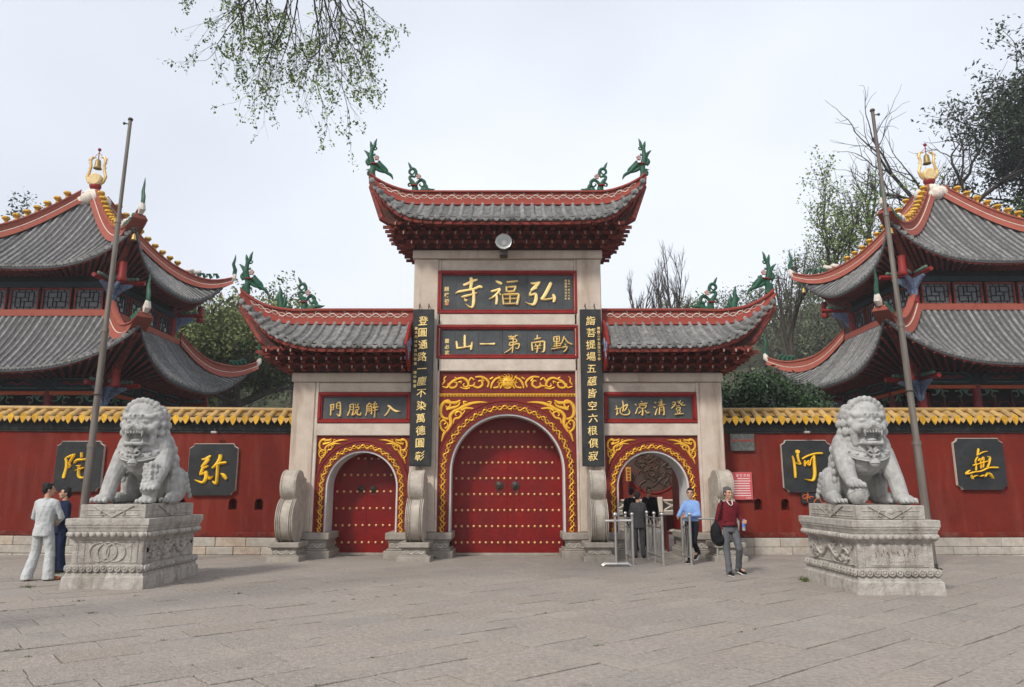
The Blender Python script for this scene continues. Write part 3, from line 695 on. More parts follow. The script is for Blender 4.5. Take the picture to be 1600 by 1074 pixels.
# bracket set, one step of the corbelled eaves
bm_ = M()
bm_.prism([(-.03, 0), (.03, 0), (.035, .045), (.155, .10), (.155, .15), (.10, .15), (.03, .115), (.03, .17), (-.03, .17), (-.03, .115), (-.10, .15), (-.155, .15), (-.155, .10), (-.035, .045)], -.04, .03)
bm_.box(-.022, .022, -.17, -.04, .015, .085); bm_.box(-.05, .05, -.06, .04, -.03, .0)
brk = bm_.mesh('bracket', WOODRED)
tipm = M().cbox(-.016, .016, -.182, -.17, .0, .07, .004).mesh('bracket_tip', TIPM)
def roof(xa, xb, ridge, band, eave, eavey, body, brows, pitch, rafx, name_side):
    """roof over one bay; all x are distances from the gateway's centre line, s = side (0: central, -1 / +1 wings)"""
    s = name_side
    def X(x): return CX + (x if s == 0 else s*x)
    zr = lambda x: interp(ridge[0], ridge[1], abs(x)); ze = lambda x: interp(eave[0], eave[1], abs(x)); ye = lambda x: interp(eavey[0], eavey[1], abs(x))
    bh = lambda x: interp(band[0], band[1], abs(x)); YR = 19.3; YM = 19.42
    n = 48; xs = [lerp(xa, xb, i/n) for i in range(n+1)]
    def surf(x, t, back=False):
        y0, z0 = YR-.16, zr(x)-bh(x); y1, z1 = ye(x), ze(x)
        y = lerp(y0, y1, t); z = lerp(z0, z1, t) - .10*math.sin(PI*t)*(y0-y1)/1.5
        return Vector((X(x), (2*YM - y) if back else y, z))
    # pan surface, front and back, with real thickness
    m = M()
    m.grid([[surf(x, t/5) for x in xs] for t in range(6)], (0, 0, -.07)); m.grid([[surf(x, t/5, True) for x in xs] for t in range(6)], (0, 0, -.07))
    m.build('roof_deck', TILEDK, gate, smooth=30)
    # curved pans between the ribs: stepped strips
    nr = int(round((xb-xa)/pitch)); rx = [lerp(xa, xb, (i+.5)/nr) for i in range(nr)]
    for i in range(nr):
        for back in (False, True):
            if back and i % 1: continue
            x = rx[i] + rnd.uniform(-.012, .012); L = (surf(x, 0)-surf(x, 1)).length
            if L < .12: continue
            m = M(); k = max(2, int(L/.16)); rings = []; rings2 = []
            for j in range(k*2+1):
                t = (j//2 + (j % 2)*.92)/k if j < k*2 else 1.0
                r = .066 if j % 2 == 0 else .057
                p = surf(x + .006*math.sin(j*2.3+i), min(1, t), back); r *= min(1, L/.5+.4)
                w_ = surf(x+.01, min(1, t), back)-surf(x-.01, min(1, t), back); dirx = w_.normalized()
                up = Vector((0, (.45 if not back else -.45)*-1, .9)).normalized()
                rings.append([p + dirx*math.cos(a)*r + up*(math.sin(a)*r + .012) for a in [PI*q/6 for q in range(7)]])
            m.loft(rings, cap=False, closed=False)
            e = surf(x, 1, back); f = -1 if not back else 1
            m.lathe((e.x, e.y + f*.0, e.z+.02), [(0, f*.03), (.055, f*.03), (.066, f*.022), (.074, f*.018), (.076, -f*.03)], 12, 'y')
            m.build('barrel_tile_row', TILE, gate, smooth=45)
        # pan strip to the right of the rib
        if i < nr-1:
            xm = (rx[i]+rx[i+1])/2; L = (surf(xm, 0)-surf(xm, 1)).length
            if L < .2: continue
            m = M(); k = max(2, int(L/.075)); P = []
            for j in range(k):
                for tt, dz in ((j/k, .002), ((j+.97)/k, .030)):
                    row = []
                    for q in range(5):
                        u = (q/4-.5); p = surf(xm + u*(pitch*.60), tt)
                        row.append((p.x, p.y-.0, p.z + dz + .09*u*u))
                    P.append(row)
            m.grid(P)
            e0 = surf(xm, 1.0)                         # drip tile at the lower end
            m.prism([(e0.x-pitch*.30, e0.z+.015), (e0.x-pitch*.26, e0.z-.035), (e0.x-pitch*.12, e0.z-.075), (e0.x, e0.z-.085), (e0.x+pitch*.12, e0.z-.075), (e0.x+pitch*.26, e0.z-.035), (e0.x+pitch*.30, e0.z+.015), (e0.x, e0.z-.0)], e0.y-.035, e0.y-.012)
            m.build('pan_tile_row', TILE, gate)
    # ridge wall: flared strip, body, capping
    m = M(); rings = []
    for x in xs:
        b = bh(x); z = zr(x)
        rings.append([(X(x), YR-.30, z-b-.03), (X(x), YR-.22, z-b+.02), (X(x), YR-.14, z-b*.62), (X(x), YR-.13, z-.07), (X(x), 2*YM-YR+.13, z-.07), (X(x), 2*YM-YR+.14, z-b*.62), (X(x), 2*YM-YR+.30, z-b-.03)])
    m.loft(rings); m.build('ridge_wall', RIDGE, gate, smooth=30)
    m = M(); m.loft([[(X(x), YR-.19, zr(x)-.075), (X(x), YR-.19, zr(x)-.035), (X(x), YR-.12, zr(x)), (X(x), 2*YM-YR+.12, zr(x)), (X(x), 2*YM-YR+.19, zr(x)-.035), (X(x), 2*YM-YR+.19, zr(x)-.075)] for x in xs])
    m.build('ridge_cap', RIDGE, gate, smooth=30)
    m = M()                                            # white running scroll on the ridge wall
    a0, b0 = xa + (.15 if s else .28), xb-.28; L = b0-a0
    fx = lambda a, b, d: (X(a0+a), YR-.135-d, zr(a0+a) - .075 - (bh(a0+a)-.1)*.36 + b*min(1, bh(a0+a)/.35))
    vine(m, L, .055, fx, .19, .015, .02); m.build('white_ridge_scroll', WHITE, gate, smooth=40)
    # fascia and soffit
    m = M(); m.grid([[(X(x), ye(x)+.03, ze(x)+.0-q) for x in xs] for q in (.06, .16)], (0, .04, 0)); m.build('eave_fascia', WOODRED, gate)
    # corbel body: rings (z, x_in, x_out, yfront)
    m = M(); rings = []
    def loop(f):                                       # f(x) -> (xi, y, z) for front; mirrored back
        fr = [f(x) for x in xs]; return [(X(a), y, z) for a, y, z in fr] + [(X(a), 2*YM-y, z) for a, y, z in fr[::-1]]
    for (z, xi, xo, yf) in body:
        rings.append(loop(lambda x: (lerp(xi, xo, (x-xa)/(xb-xa)), yf, z)))
    z, xi, xo, yf = body[-1]
    e0 = min(eave[1])
    rings.append(loop(lambda x: (lerp(lerp(xi, xo, (x-xa)/(xb-xa)), x, .5), lerp(yf, ye(x), .5), lerp(z, ze(x)-.12, .55))))
    rings.append(loop(lambda x: (lerp(xa+(.05 if s == 0 else 0), xb-.05, (x-xa)/(xb-xa)), ye(x)+.08, ze(x)-.10)))
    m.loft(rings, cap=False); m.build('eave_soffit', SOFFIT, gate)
    # rafters under the eave
    for x in [lerp(xa+.1, xb-.12, i/(rafx-1)) for i in range(rafx)]:
        z, xi, xo, yf = body[-1]; xin = lerp(xi, xo, (x-xa)/(xb-xa))
        p0 = Vector((X(x), ye(x)+.0, ze(x)-.13)); p1 = Vector((X(xin), yf+.05, z-.05))
        M().tube([p0, p1], .045, 4).build('rafter', WOODRED, gate)
    # bracket tiers
    for k, (z, y, x0, x1, cnt) in enumerate(brows):
        for i in range(cnt):
            x = lerp(x0, x1, i/(cnt-1))
            o = inst('bracket', brk, gate, (X(x), y, z), scale=(1.06, 1.3, 1.12))
            t = bpy.data.objects.new('bracket_tip', tipm); COL.objects.link(t); t.parent = o
    ends = [(1, s)] if s else [(1, 1), (1, -1)]
    for _, e in ends:                                  # bracket steps round the outer end
        for (z, y, x0, x1, cnt) in brows:
            xo = max(x0, x1)
            for j in range(5):
                inst('bracket', brk, gate, (CX + e*(xo+.12), y + .12 + j*.33, z), (0, 0, e*PI/2), (1.06, 1.5, 1.15))
        p = Vector((CX+e*(xb-.05), ye(xb)+.05, ze(xb)-.25)); z, xi, xo, yf = body[-1]
        M().tube([(CX+e*(xo-.25), yf+.35, z+.0), (CX+e*(xo+.2), yf+.2, z+.22), p], [.10, .09, .06], 6).build('corner_beam', WOODRED, gate)
        for j in range(9):
            q = j/8; a = Vector((CX+e*(xo-.05), yf+.3+q*.9, z+.02)); b = Vector((CX+e*(lerp(xb-.45, xb-.02, min(1, q*1.2))), lerp(ye(xb-.45), 19.35, q), lerp(ze(xb-.45), ze(xb), min(1, q*1.4))-.14))
            M().tube([a, b], .035, 4).build('rafter', WOODRED, gate)
roof(-3.84, 3.84, ([0,2.2,2.75,3.27,3.64,3.85],[9.78,9.78,9.80,9.96,10.16,10.33]), ([0,2.8,3.4,3.85],[.46,.44,.34,.2]),
     ([0,1.7,2.48,2.81,3.15,3.5,3.75,3.85],[8.40,8.41,8.49,8.68,9.06,9.55,10.0,10.12]), ([0,2.5,2.81,3.15,3.5,3.85],[17.7,17.7,17.8,18.1,18.6,19.1]),
     [(7.902,-2.45,2.45,18.82),(8.04,-2.62,2.62,18.66),(8.22,-2.88,2.88,18.42),(8.42,-3.1,3.1,18.2)],
     [(7.94,18.55,-2.5,2.5,16),(8.11,18.3,-2.68,2.68,17),(8.28,18.08,-2.86,2.86,18)], .27, 30, 0)
for s in (-1, 1):
    roof(2.50, 7.18, ([2.5,5.1,5.7,6.4,6.9,7.18],[6.41,6.41,6.40,6.51,6.75,6.97]), ([2.5,6,6.7,7.2],[.46,.42,.30,.2]),
         ([2.4,3.64,4.9,5.65,6.15,6.68,7.03,7.2],[5.11,5.11,5.15,5.37,5.68,6.18,6.5,6.64]), ([2.4,4.9,5.65,6.15,6.68,7.2],[17.7,17.7,17.9,18.2,18.7,19.08]),
         [(4.602,2.5,5.48,18.82),(4.74,2.5,5.62,18.66),(4.92,2.5,5.84,18.42),(5.12,2.5,6.05,18.2)],
         [(4.64,18.55,2.65,5.5,10),(4.81,18.3,2.65,5.75,11),(4.98,18.08,2.65,5.95,12)], .25, 20, s)
    # painted board closing the inner end of the wing roof
    m = M(); pts = [(17.72, 5.15), (17.80, 4.98), (18.05, 4.9), (18.2, 4.72), (18.45, 4.62), (18.76, 4.62), (18.76, 6.0), (18.3, 5.75)]
    m.prism(pts, CX+s*2.50-.03, CX+s*2.50+.03, 'x'); m.build('gable_board', REDFRAME, gate)
    m = M()
    for c in (spiral(.0,.0, .5, .9, 2, 9, .05, .4), spiral(.35,.25, 2.2, .7, -2, -9, .045, .4), spiral(.5,.6,-1,.6,3,9,.04,.4), spiral(.1,.2,1.5,.5,-3,-10,.04,.4)):
        relief(m, c, lambda a, b, d: (CX+s*2.50+s*(.03+d), 18.0+a*.9, 4.85+b*.9), .02)
        relief(m, c, lambda a, b, d: (CX+s*2.50-s*(.03+d), 18.0+a*.9, 4.85+b*.9), .02)
    m.build('gable_scroll', BLUEP, gate)
for s in (-1, 1):
    orn(om1, CX+s*3.80, 19.42, 10.22, -s if False else -s, (.10, .58), (.04, .42), 1.04)
    orn(om2, CX+s*2.50, 19.42, 9.78, -s, (0, .46), (-.12, .22), 1.04)
    orn(om1, CX+s*7.10, 19.42, 6.86, -s, (.10, .58), (.04, .42), 1.04)
    orn(om2, CX+s*5.42, 19.42, 6.41, -s, (0, .46), (-.12, .22), 1.04)
    orn(om3, CX+s*6.20, 19.6, 6.50, -s, None, None, 1.6)
# floodlight over the middle of the lintel
fl = thing('floodlight', (CX+.0, 18.4, 7.95), 'round floodlight with silvery reflector fixed above the central stone lintel', 'floodlight')
c = at(787, 380, 18.2)
m = M(); m.lathe((c.x, 18.2, c.z), [(0, .02), (.10, .02), (.17, -.03), (.185, -.09), (.20, -.10), (.205, -.13), (.185, -.13), (.17, -.10), (.08, .0), (0, .0)], 24, 'y'); m.build('reflector', mat('reflector_metal', (.74,.78,.78), .3, metal=.25, bump=0), fl, smooth=40)
m = M(); m.torus((c.x, 18.07, c.z), .20, .015, 24, 6)
for a in (.2, 1.7, 3.3, 4.9): m.ell((c.x+.21*math.cos(a), 18.06, c.z+.21*math.sin(a)), .018, 6, 4)
m.build('rim', STEEL, fl, smooth='all'); M().ell((c.x-.0, 18.14, c.z-.03), (.06, .05, .06)).build('bulb', WHITE, fl, smooth='all')
m = M(); m.lathe((c.x, 18.22, c.z), [(.15, 0), (.14, .15), (.05, .22), (0, .22)], 16, 'y'); m.cbox(c.x-.11, c.x+.10, 18.18, 18.5, c.z-.33, c.z-.17); m.tube([(c.x, 18.4, c.z-.25), (c.x, 18.6, 7.92)], .03, 6); m.build('housing', IRON, fl, smooth=30)
m = M(); sp = at(437, 578, 18.6)
# ------------------------------------------------------------------ boundary walls
barrelm = M(); rings = []
for i in range(9):
    t = i/8; y = lerp(.0, -.42, t); z = lerp(.26, .03, t)
    rr = .088 - .004*(i % 2)
    rings.append([(math.cos(a)*rr, y, z + math.sin(a)*rr*1.05) for a in [PI*q/7-.2 for q in range(8)]])
barrelm.loft(rings, cap=True, closed=True)
barrelm = barrelm.mesh('coping_tile', YGLAZE, smooth=50)
capm = M().prism([(.085*math.sin(a), .045+.085*math.cos(a)) for a in [R(-115+i*23) for i in range(11)]] + [(.045,-.06), (0, -.125), (-.045,-.06)][::1], -.455, -.425).mesh('tile_end', YEDGE)
dripm = M().prism([(-.075, .045), (.075, .045), (.055, -.03), (0, -.10), (-.055, -.03)], -.45, -.43)
dripm = dripm.mesh('drip_tile', mat('drip_tile_clay', (.40,.25,.15), .6, scale=30, col2=(.62,.40,.12), bump=.4, bscale=60))
panm = M().grid([[(x, y, z + .6*x*x) for x in (-.08,-.04,0,.04,.08)] for y, z in ((0, .25), (-.45, .0))]).mesh('pan_tile', YGLAZE)
def wallbuild(x0, x1, niches, label, tilt):
    """wall from x0 (gateway end) to x1"""
    s = 1 if x1 > x0 else -1; lo, hi = min(x0, x1), max(x0, x1)
    t = thing('boundary_wall', (x0, 19.75, 0), label, 'wall', 'red walls either side of the gateway')
    cuts = [(n-.25, n+.25) for n in sorted(niches)]
    segs = []; a = lo
    for c0, c1 in cuts:
        segs.append((a, c0)); a = c1
    segs.append((a, hi)); m = M()
    for a, b in segs: m.box(a, b, 19.6, 19.95, .42, 3.10)
    for n_ in niches:
        m.box(n_-.25, n_+.25, 19.6, 19.95, .42, 1.12)
        c = arc(n_, 1.30, .105, 14, 1.12); outp = []
        m.box(n_-.25, n_+.25, 19.6, 19.95, 1.62, 3.10)
        for y0, y1 in ((19.6, 19.95),):
            inn = c; ou = []
            for (x, z) in inn:
                dx, dz = x-n_, z-1.30
                if abs(dx) < 1e-6: ou.append((x, 1.62)); continue
                if z < 1.3: ou.append((n_ + (.25 if dx > 0 else -.25), z)); continue
                k = min(.25/abs(dx), .32/dz if dz > 1e-6 else 1e9); ou.append((n_+dx*k, 1.3+dz*k))
            for cc in ((n_-.25, 1.62), (n_+.25, 1.62)):
                k = min(range(len(ou)), key=lambda i: (ou[i][0]-cc[0])**2+(ou[i][1]-cc[1])**2); ou[k] = cc
            m.grid([[(x, y0, z) for x, z in inn], [(x, y0, z) for x, z in ou]]); m.grid([[(x, y1, z) for x, z in inn], [(x, y0, z) for x, z in inn]])
        m.box(n_-.2, n_+.2, 19.90, 19.94, 1.1, 1.45)
    m.build('wall_panel', RED, t, fix=False)
    M().cbox(lo, hi, 19.55, 19.9, .425, .55, .015).build('skirting_ledge', REDLOW, t)
    bd = M().box(lo, hi, 19.56, 20.0, 3.102, 3.16); bd.box(lo, hi, 19.53, 20.0, 3.162, 3.36); bd.box(lo, hi, 19.47, 20.0, 3.362, 3.42); bd.build('eave_band', BAND, t)
    cp = M().prism([(19.40, 3.42), (20.1, 3.42), (20.1, 3.5), (19.78, 3.66), (19.40, 3.47)], lo, hi, 'x'); cp.build('coping_core', BAND, t)
    n = int((hi-lo)/.305)
    for i in range(n):
        x = lo + (i+.5)*(hi-lo)/n
        o = inst('coping_tile', barrelm, t, (x, 19.78, 3.42), (rnd.uniform(-.02,.02), rnd.uniform(-.05,.05), rnd.uniform(-.06,.06)), (1, 1, rnd.uniform(.92,1.05)))
        e = bpy.data.objects.new('tile_end', capm); COL.objects.link(e); e.parent = o
        if i < n-1:
            inst('pan_tile', panm, t, (x+.1525, 19.78, 3.42)); inst('drip_tile', dripm, t, (x+.1525, 19.78, 3.44), (0, rnd.uniform(-.03,.03), 0))
    M().tube([(lo, 19.79, 3.74), (hi, 19.79, 3.74)], .06, 8).build('coping_ridge', YGLAZE, t)
    r_ = random.Random(5); sm = [mat('base_stone_'+k, c, .85, scale=7, col2=tuple(q*.7 for q in c), bump=.7, bscale=30, dirt=(.30,.20,.13), dscale=3, damt=.6) for k, c in (('pale', (.50,.45,.39)), ('grey', (.43,.39,.34)), ('warm', (.48,.39,.31)))]
    for (z0, z1, l0, l1) in ((-.35, -.012, .7, 1.3), (-.008, .185, .6, 1.25), (.19, .418, .45, .95)):
        a = lo
        while a < hi-.05:
            b = min(hi, a+r_.uniform(l0, l1)); d = r_.uniform(0, .02)
            if hi-b < .2: b = hi
            M().cbox(a+.004, b-.004, 19.54-d - (.02 if z0 < .1 else 0), 19.9, z0, z1, .014).build('base_stone', r_.choice(sm), t); a = b
    t.rotation_euler[1] = tilt
    return t
wl_left = wallbuild(CX-5.52, -23.5, [-7.28, -6.60, -8.62], 'red boundary wall with yellow tiled coping, left of the gateway behind the left lion', .008)
wl_right = wallbuild(CX+5.52, 23.5, [6.41, 7.11], 'red boundary wall with yellow tiled coping, right of the gateway behind the right lion', -.0015)
def board(corners, label, strokes, ox, oy, sc, name='character_board', Y=19.5):
    """dark notched wooden board on the wall carrying one brushed character"""
    P = [at(x, y, Y) for x, y in corners]; x0 = min(p.x for p in P); x1 = max(p.x for p in P); z1 = max(p.z for p in P); z0 = min(p.z for p in P)
    x0 = (P[0].x+P[2].x)/2; x1 = (P[1].x+P[3].x)/2; z1 = (P[0].z+P[1].z)/2; z0 = (P[2].z+P[3].z)/2
    t = thing('character_board', ((x0+x1)/2, Y, (z0+z1)/2), label, 'signboard', 'black character boards on the red wall')
    k = .12
    pts = [(x0+k, z0), (x1-k, z0), (x1-k*.75, z0+k*.55), (x1, z0+k), (x1, z1-k), (x1-k*.75, z1-k*.55), (x1-k, z1), (x0+k, z1), (x0+k*.75, z1-k*.55), (x0, z1-k), (x0, z0+k), (x0+k*.75, z0+k*.55)]
    M().prism(pts, Y, Y+.10).build('board', BLACKB, t)
    M().prism([(a+(.008 if a > (x0+x1)/2 else -.008), b+(.014 if b > (z0+z1)/2 else -.002)) for a, b in pts], Y+.012, Y+.095).build('board_edge', LINTEL, t)
    brush(strokes, ox, oy, sc, Y-.001, YLET, t, .05)
    return t
board([(86,690),(161,690),(86,768),(157,768)], 'black notched board with a yellow character, far left behind the flagpole and the standing couple',
      '275,370,20 290,440,22 285,560,24 250,680,28 235,745,28;280,370,14 370,330,22 460,295,14;440,310,24 380,400,20 340,480,18;345,480,16 360,520,16 330,555,14;575,265,22 575,360,22;435,470,12 490,410,26 600,400,20 700,380,20 760,370,34 690,440,10;480,515,12 560,510,14;450,605,8 560,570,14 620,545,16;530,520,18 520,680,26 560,740,22 650,720,16 690,660,8', 80, 685, 11.93)
board([(296,694),(371,694),(292,773),(367,775)], 'black notched board with a yellow character, on the wall just right of left lion',
      '310,335,16 370,330,24 450,285,26 480,275,16;440,320,30 380,390,34 300,480,20;300,510,16 380,480,20 430,450,12;340,470,30 290,590,26 280,630,16;290,620,18 380,580,24;385,550,34 385,680,34 330,765,26 250,750,18 180,715,6;650,245,30 650,310,36 590,420,34 500,500,16;560,450,20 650,410,26 770,395,24;610,430,24 600,560,26 590,700,26 570,790,26 510,740,12;445,640,8 450,700,22 520,645,6;670,595,12 720,640,34 770,710,22', 290, 690, 11.93)
board([(1221,689),(1298,688),(1226,769),(1302,770)], 'black notched board with a yellow character, partly hidden behind the right lion',
      '270,340,12 300,430,20 320,600,24 330,750,22;330,270,30 370,270,44 400,280,34;370,310,26 380,390,20 400,450,20 430,490,12;430,490,12 390,500,12 330,470,14;450,400,14 560,340,16 700,300,18 830,295,20;500,420,14 505,535,16;505,500,10 570,430,10 550,510,14;550,510,12 590,515,12 610,430,8 640,360,6;670,330,24 680,500,28 690,680,30 660,790,24 600,800,18 505,775,6', 1215, 684, 11.93)
board([(1490,686),(1567,685),(1498,766),(1574,765)], 'black notched board with a yellow character, alone at the far right of the wall',
      '510,225,10 515,260,18 495,360,10;510,345,10 590,300,10 675,280,8;500,380,6 460,450,8 465,520,8;415,545,18 460,530,10 600,490,8 690,460,8;470,530,12 470,640,10;505,460,6 545,420,8 560,600,8;570,440,6 605,390,8 600,580,8;690,380,10 725,400,16 710,500,12 680,580,10;350,630,6 295,680,16 300,705,16 420,670,12 560,650,12 700,590,14 875,585,20;375,720,10 400,770,20 410,800,12;410,760,6 480,730,6 540,750,8 610,725,8 630,755,8 665,700,6;665,690,10 730,710,26 790,790,10', 1485, 682, 11.94)
# notice board, dark plaque, carved tablet, small lamps
Y = 19.52; a = at(1142, 738, Y); b = at(1177, 781, Y); t = thing('notice_board', ((a.x+b.x)/2, Y, (a.z+b.z)/2), 'pink notice board with white lines of text on the red wall beside the gateway', 'notice board')
M().cbox(a.x-.01, b.x+.01, Y+.01, Y+.06, b.z-.01, a.z+.01, .005).build('frame', IRON, t)
M().cbox(a.x, b.x, Y-.01, Y+.012, b.z, a.z, .004).build('panel', mat('pink_notice_panel', (.58,.10,.11), .5, scale=4, var=.12, bump=0), t)
wp = mat('white_print', (.8,.74,.72), .6, bump=0, var=.1)
for i, ch in enumerate('游客须知'): letter(ch, a.x+.16+i*.095, Y-.014, a.z-.085, .075, wp, t, .004, .004)
m = M(); r_ = random.Random(3)
for i in range(8):
    z = a.z - .165 - i*.062; x = a.x + .06 + (.1 if i == 0 else 0)
    while x < b.x - .07:
        w_ = r_.uniform(.012, .026); m.box(x, x+w_, Y-.0135, Y-.0105, z-.012, z+.012); x += w_ + .006
m.build('text_lines', wp, t)
for i, ch in enumerate('弘福寺'): letter(ch, b.x-.17+i*.045, Y-.014, b.z+.045, .04, wp, t, .004, .004)
a = at(1140, 678, Y); b = at(1180, 705, Y); t = thing('stone_plaque', ((a.x+b.x)/2, Y, (a.z+b.z)/2), 'small dark polished stone plaque with red characters, just under the wall eave beside the gateway', 'plaque')
M().cbox(a.x, b.x, Y, Y+.08, b.z, a.z, .008).build('slab', mat('polished_dark_stone', (.05,.055,.05), .25, scale=12, col2=(.13,.13,.12), bump=.05), t)
rp = mat('red_inscription', (.42,.04,.03), .6, bump=0)
for i, ch in enumerate('重點文物保護單位'): letter(ch, a.x+.075+i*.075, Y-.006, (a.z+b.z)/2+.05, .07, rp, t, .006, .006)
a = at(1252, 771, Y); b = at(1300, 787, Y); t = thing('carved_tablet', ((a.x+b.x)/2, Y, (a.z+b.z)/2), 'small orange and black carved tablet on the wall behind the right lion', 'tablet')
M().cbox(a.x, b.x, Y, Y+.08, b.z, a.z, .008).build('back_plate', BLACKB, t)
m = M()
for i in range(9): relief(m, spiral(i*.085, .05+.04*(i % 2), i*.9, .3, 5, 16, .016, .4), lambda p, q, d: (a.x+.05+p, Y-d, b.z+.07+q), .02)
m.build('carving', ORNG, t)
for px, lab in ((335, 'small wall lamp under the left coping, above the board beside the left lion'), (1260, 'small wall lamp under the right coping, above the board beside the right lion')):
    c = at(px, 674, 19.35); t = thing('wall_lamp', (c.x, 19.5, c.z), lab, 'lamp', 'small lamps under the wall coping')
    m = M().tube([(c.x, 19.53, c.z+.1), (c.x, 19.38, c.z+.06), (c.x, 19.36, c.z)], .012, 6); m.build('arm', IRON, t)
    M().cbox(c.x-.08, c.x+.08, 19.28, 19.42, c.z-.06, c.z+.0, .02).build('lamp_head', STEEL, t)
# ------------------------------------------------------------------ inner screen wall seen through the open arch
t = thing('screen_wall', (6.2, 33, 0), 'red inner screen wall with round carved medallion seen through the open arch', 'wall')
M().box(3.2, 9.6, 33, 33.5, 1.1, 6.2).build('wall_panel', RED, t)
M().box(4.0, 4.7, 32.7, 33.0, 1.1, 6.2).build('wall_pilaster', DOORRED, t)
m = M().cbox(3.0, 9.8, 32.75, 33.3, 0, .12); m.cbox(3.1, 9.7, 32.85, 33.3, .12, .55); m.cbox(3.0, 9.8, 32.75, 33.3, .55, .66); m.build('base', PLINTH, t)
for i in range(6):
    x = 3.3+i*1.05; M().cbox(x-.1, x+.1, 32.72, 32.95, .66, 1.32).build('baluster_post', LINTEL, t)
    m = M(); m.cbox(x+.13, x+.92, 32.8, 32.92, 1.13, 1.22); m.cbox(x+.13, x+.92, 32.8, 32.92, .68, .76)
    m.tube([(x+.2, 32.86, .77), (x+.85, 32.86, 1.12)], .04, 4); m.tube([(x+.2, 32.86, 1.12), (x+.85, 32.86, .77)], .04, 4); m.build('balustrade_panel', LINTEL, t)
c = at(1020, 727, 33); m = M().torus((c.x, 32.98, c.z), 1.2, .05, 40, 6); m.build('medallion_rim', REDFRAME, t, smooth='all')
m = M().lathe((c.x, 32.97, c.z), [(0, -.04), (1.15, -.04), (1.15, .02)], 36, 'y'); m.build('medallion', mat('dark_red_brown_relief', (.09,.03,.02), .7, scale=3, col2=(.05,.045,.035)), t)
m = M(); r_ = random.Random(4)
for i in range(80):
    a_ = r_.uniform(0, 6.28); q = r_.uniform(.1, .95); relief(m, spiral(q*math.cos(a_), q*math.sin(a_), r_.uniform(0, 6), r_.uniform(.3, .7), r_.uniform(-4, 4), r_.uniform(-12, 12), .04, .4), lambda p, q_, d: (c.x+p, 32.93-d, c.z+q_), .06)
m.build('medallion_carving', mat('dull_bronze_carving', (.085,.05,.035), .5, scale=10, metal=.3), t)
p = at(982, 741, 32.6); M().cbox(p.x-.11, p.x+.11, 32.6, 32.7, p.z-.3, p.z+.3, .01).build('yellow_panel', mat('dull_yellow_panel', (.50,.27,.05), .6), t)
m = M()
for i in range(4): m.box(p.x-.05, p.x+.05, 32.585, 32.598, p.z-.24+i*.13, p.z-.17+i*.13)
m.build('panel_lettering', REDFRAME, t)
# ------------------------------------------------------------------ flagpoles
def pole(bx, by, pb, pt, label, top):
    t = thing('flagpole', (pb.x, pb.y, 0), label, 'flagpole', 'steel flagpoles behind the lions'); b = Vector((pb.x, pb.y, 0)); tp = pt
    m = M(); n = 4
    for i in range(n):
        a = b.lerp(tp, i/n); c = b.lerp(tp, (i+1)/n); r0 = .085-.014*i; m.cyl(a, c, r0, r0-.004, 12)
        if i: m.cyl(a-Vector((0,0,.03)), a+Vector((0,0,.06)), r0+.022, r0+.02, 12)
    m.build('shaft', POLE, t, smooth=40)
    m = M(); m.ell(tp, (.06,.06,.05)); m.tube([tp+Vector((0,0,-.12)), tp+Vector((.12*top,0,-.10))], .015, 5); m.ell(tp+Vector((.14*top,0,-.10)), (.035,.03,.035)); m.build('pulley', IRON, t, smooth='all')
    q = b.lerp(tp, .36); m = M().torus(q, .085, .015, 14, 5, 'z'); m.build('cleat', IRON, t, smooth='all')
    M().lathe((pb.x, pb.y, 0), [(.0, 0), (.17, 0), (.17, .02), (.09, .03), (.09, .12), (0, .12)], 14).build('base_plate', IRON, t)
pole(0, 0, Vector((-9.15, 16.1, 0)), at(204, 187, 16.1), 'tall leaning grey steel flagpole rising behind the left stone lion', -1)
pole(0, 0, Vector((8.86, 16.1, 0)), at(1363, 173, 16.1), 'tall leaning grey steel flagpole rising behind the right stone lion', 1)
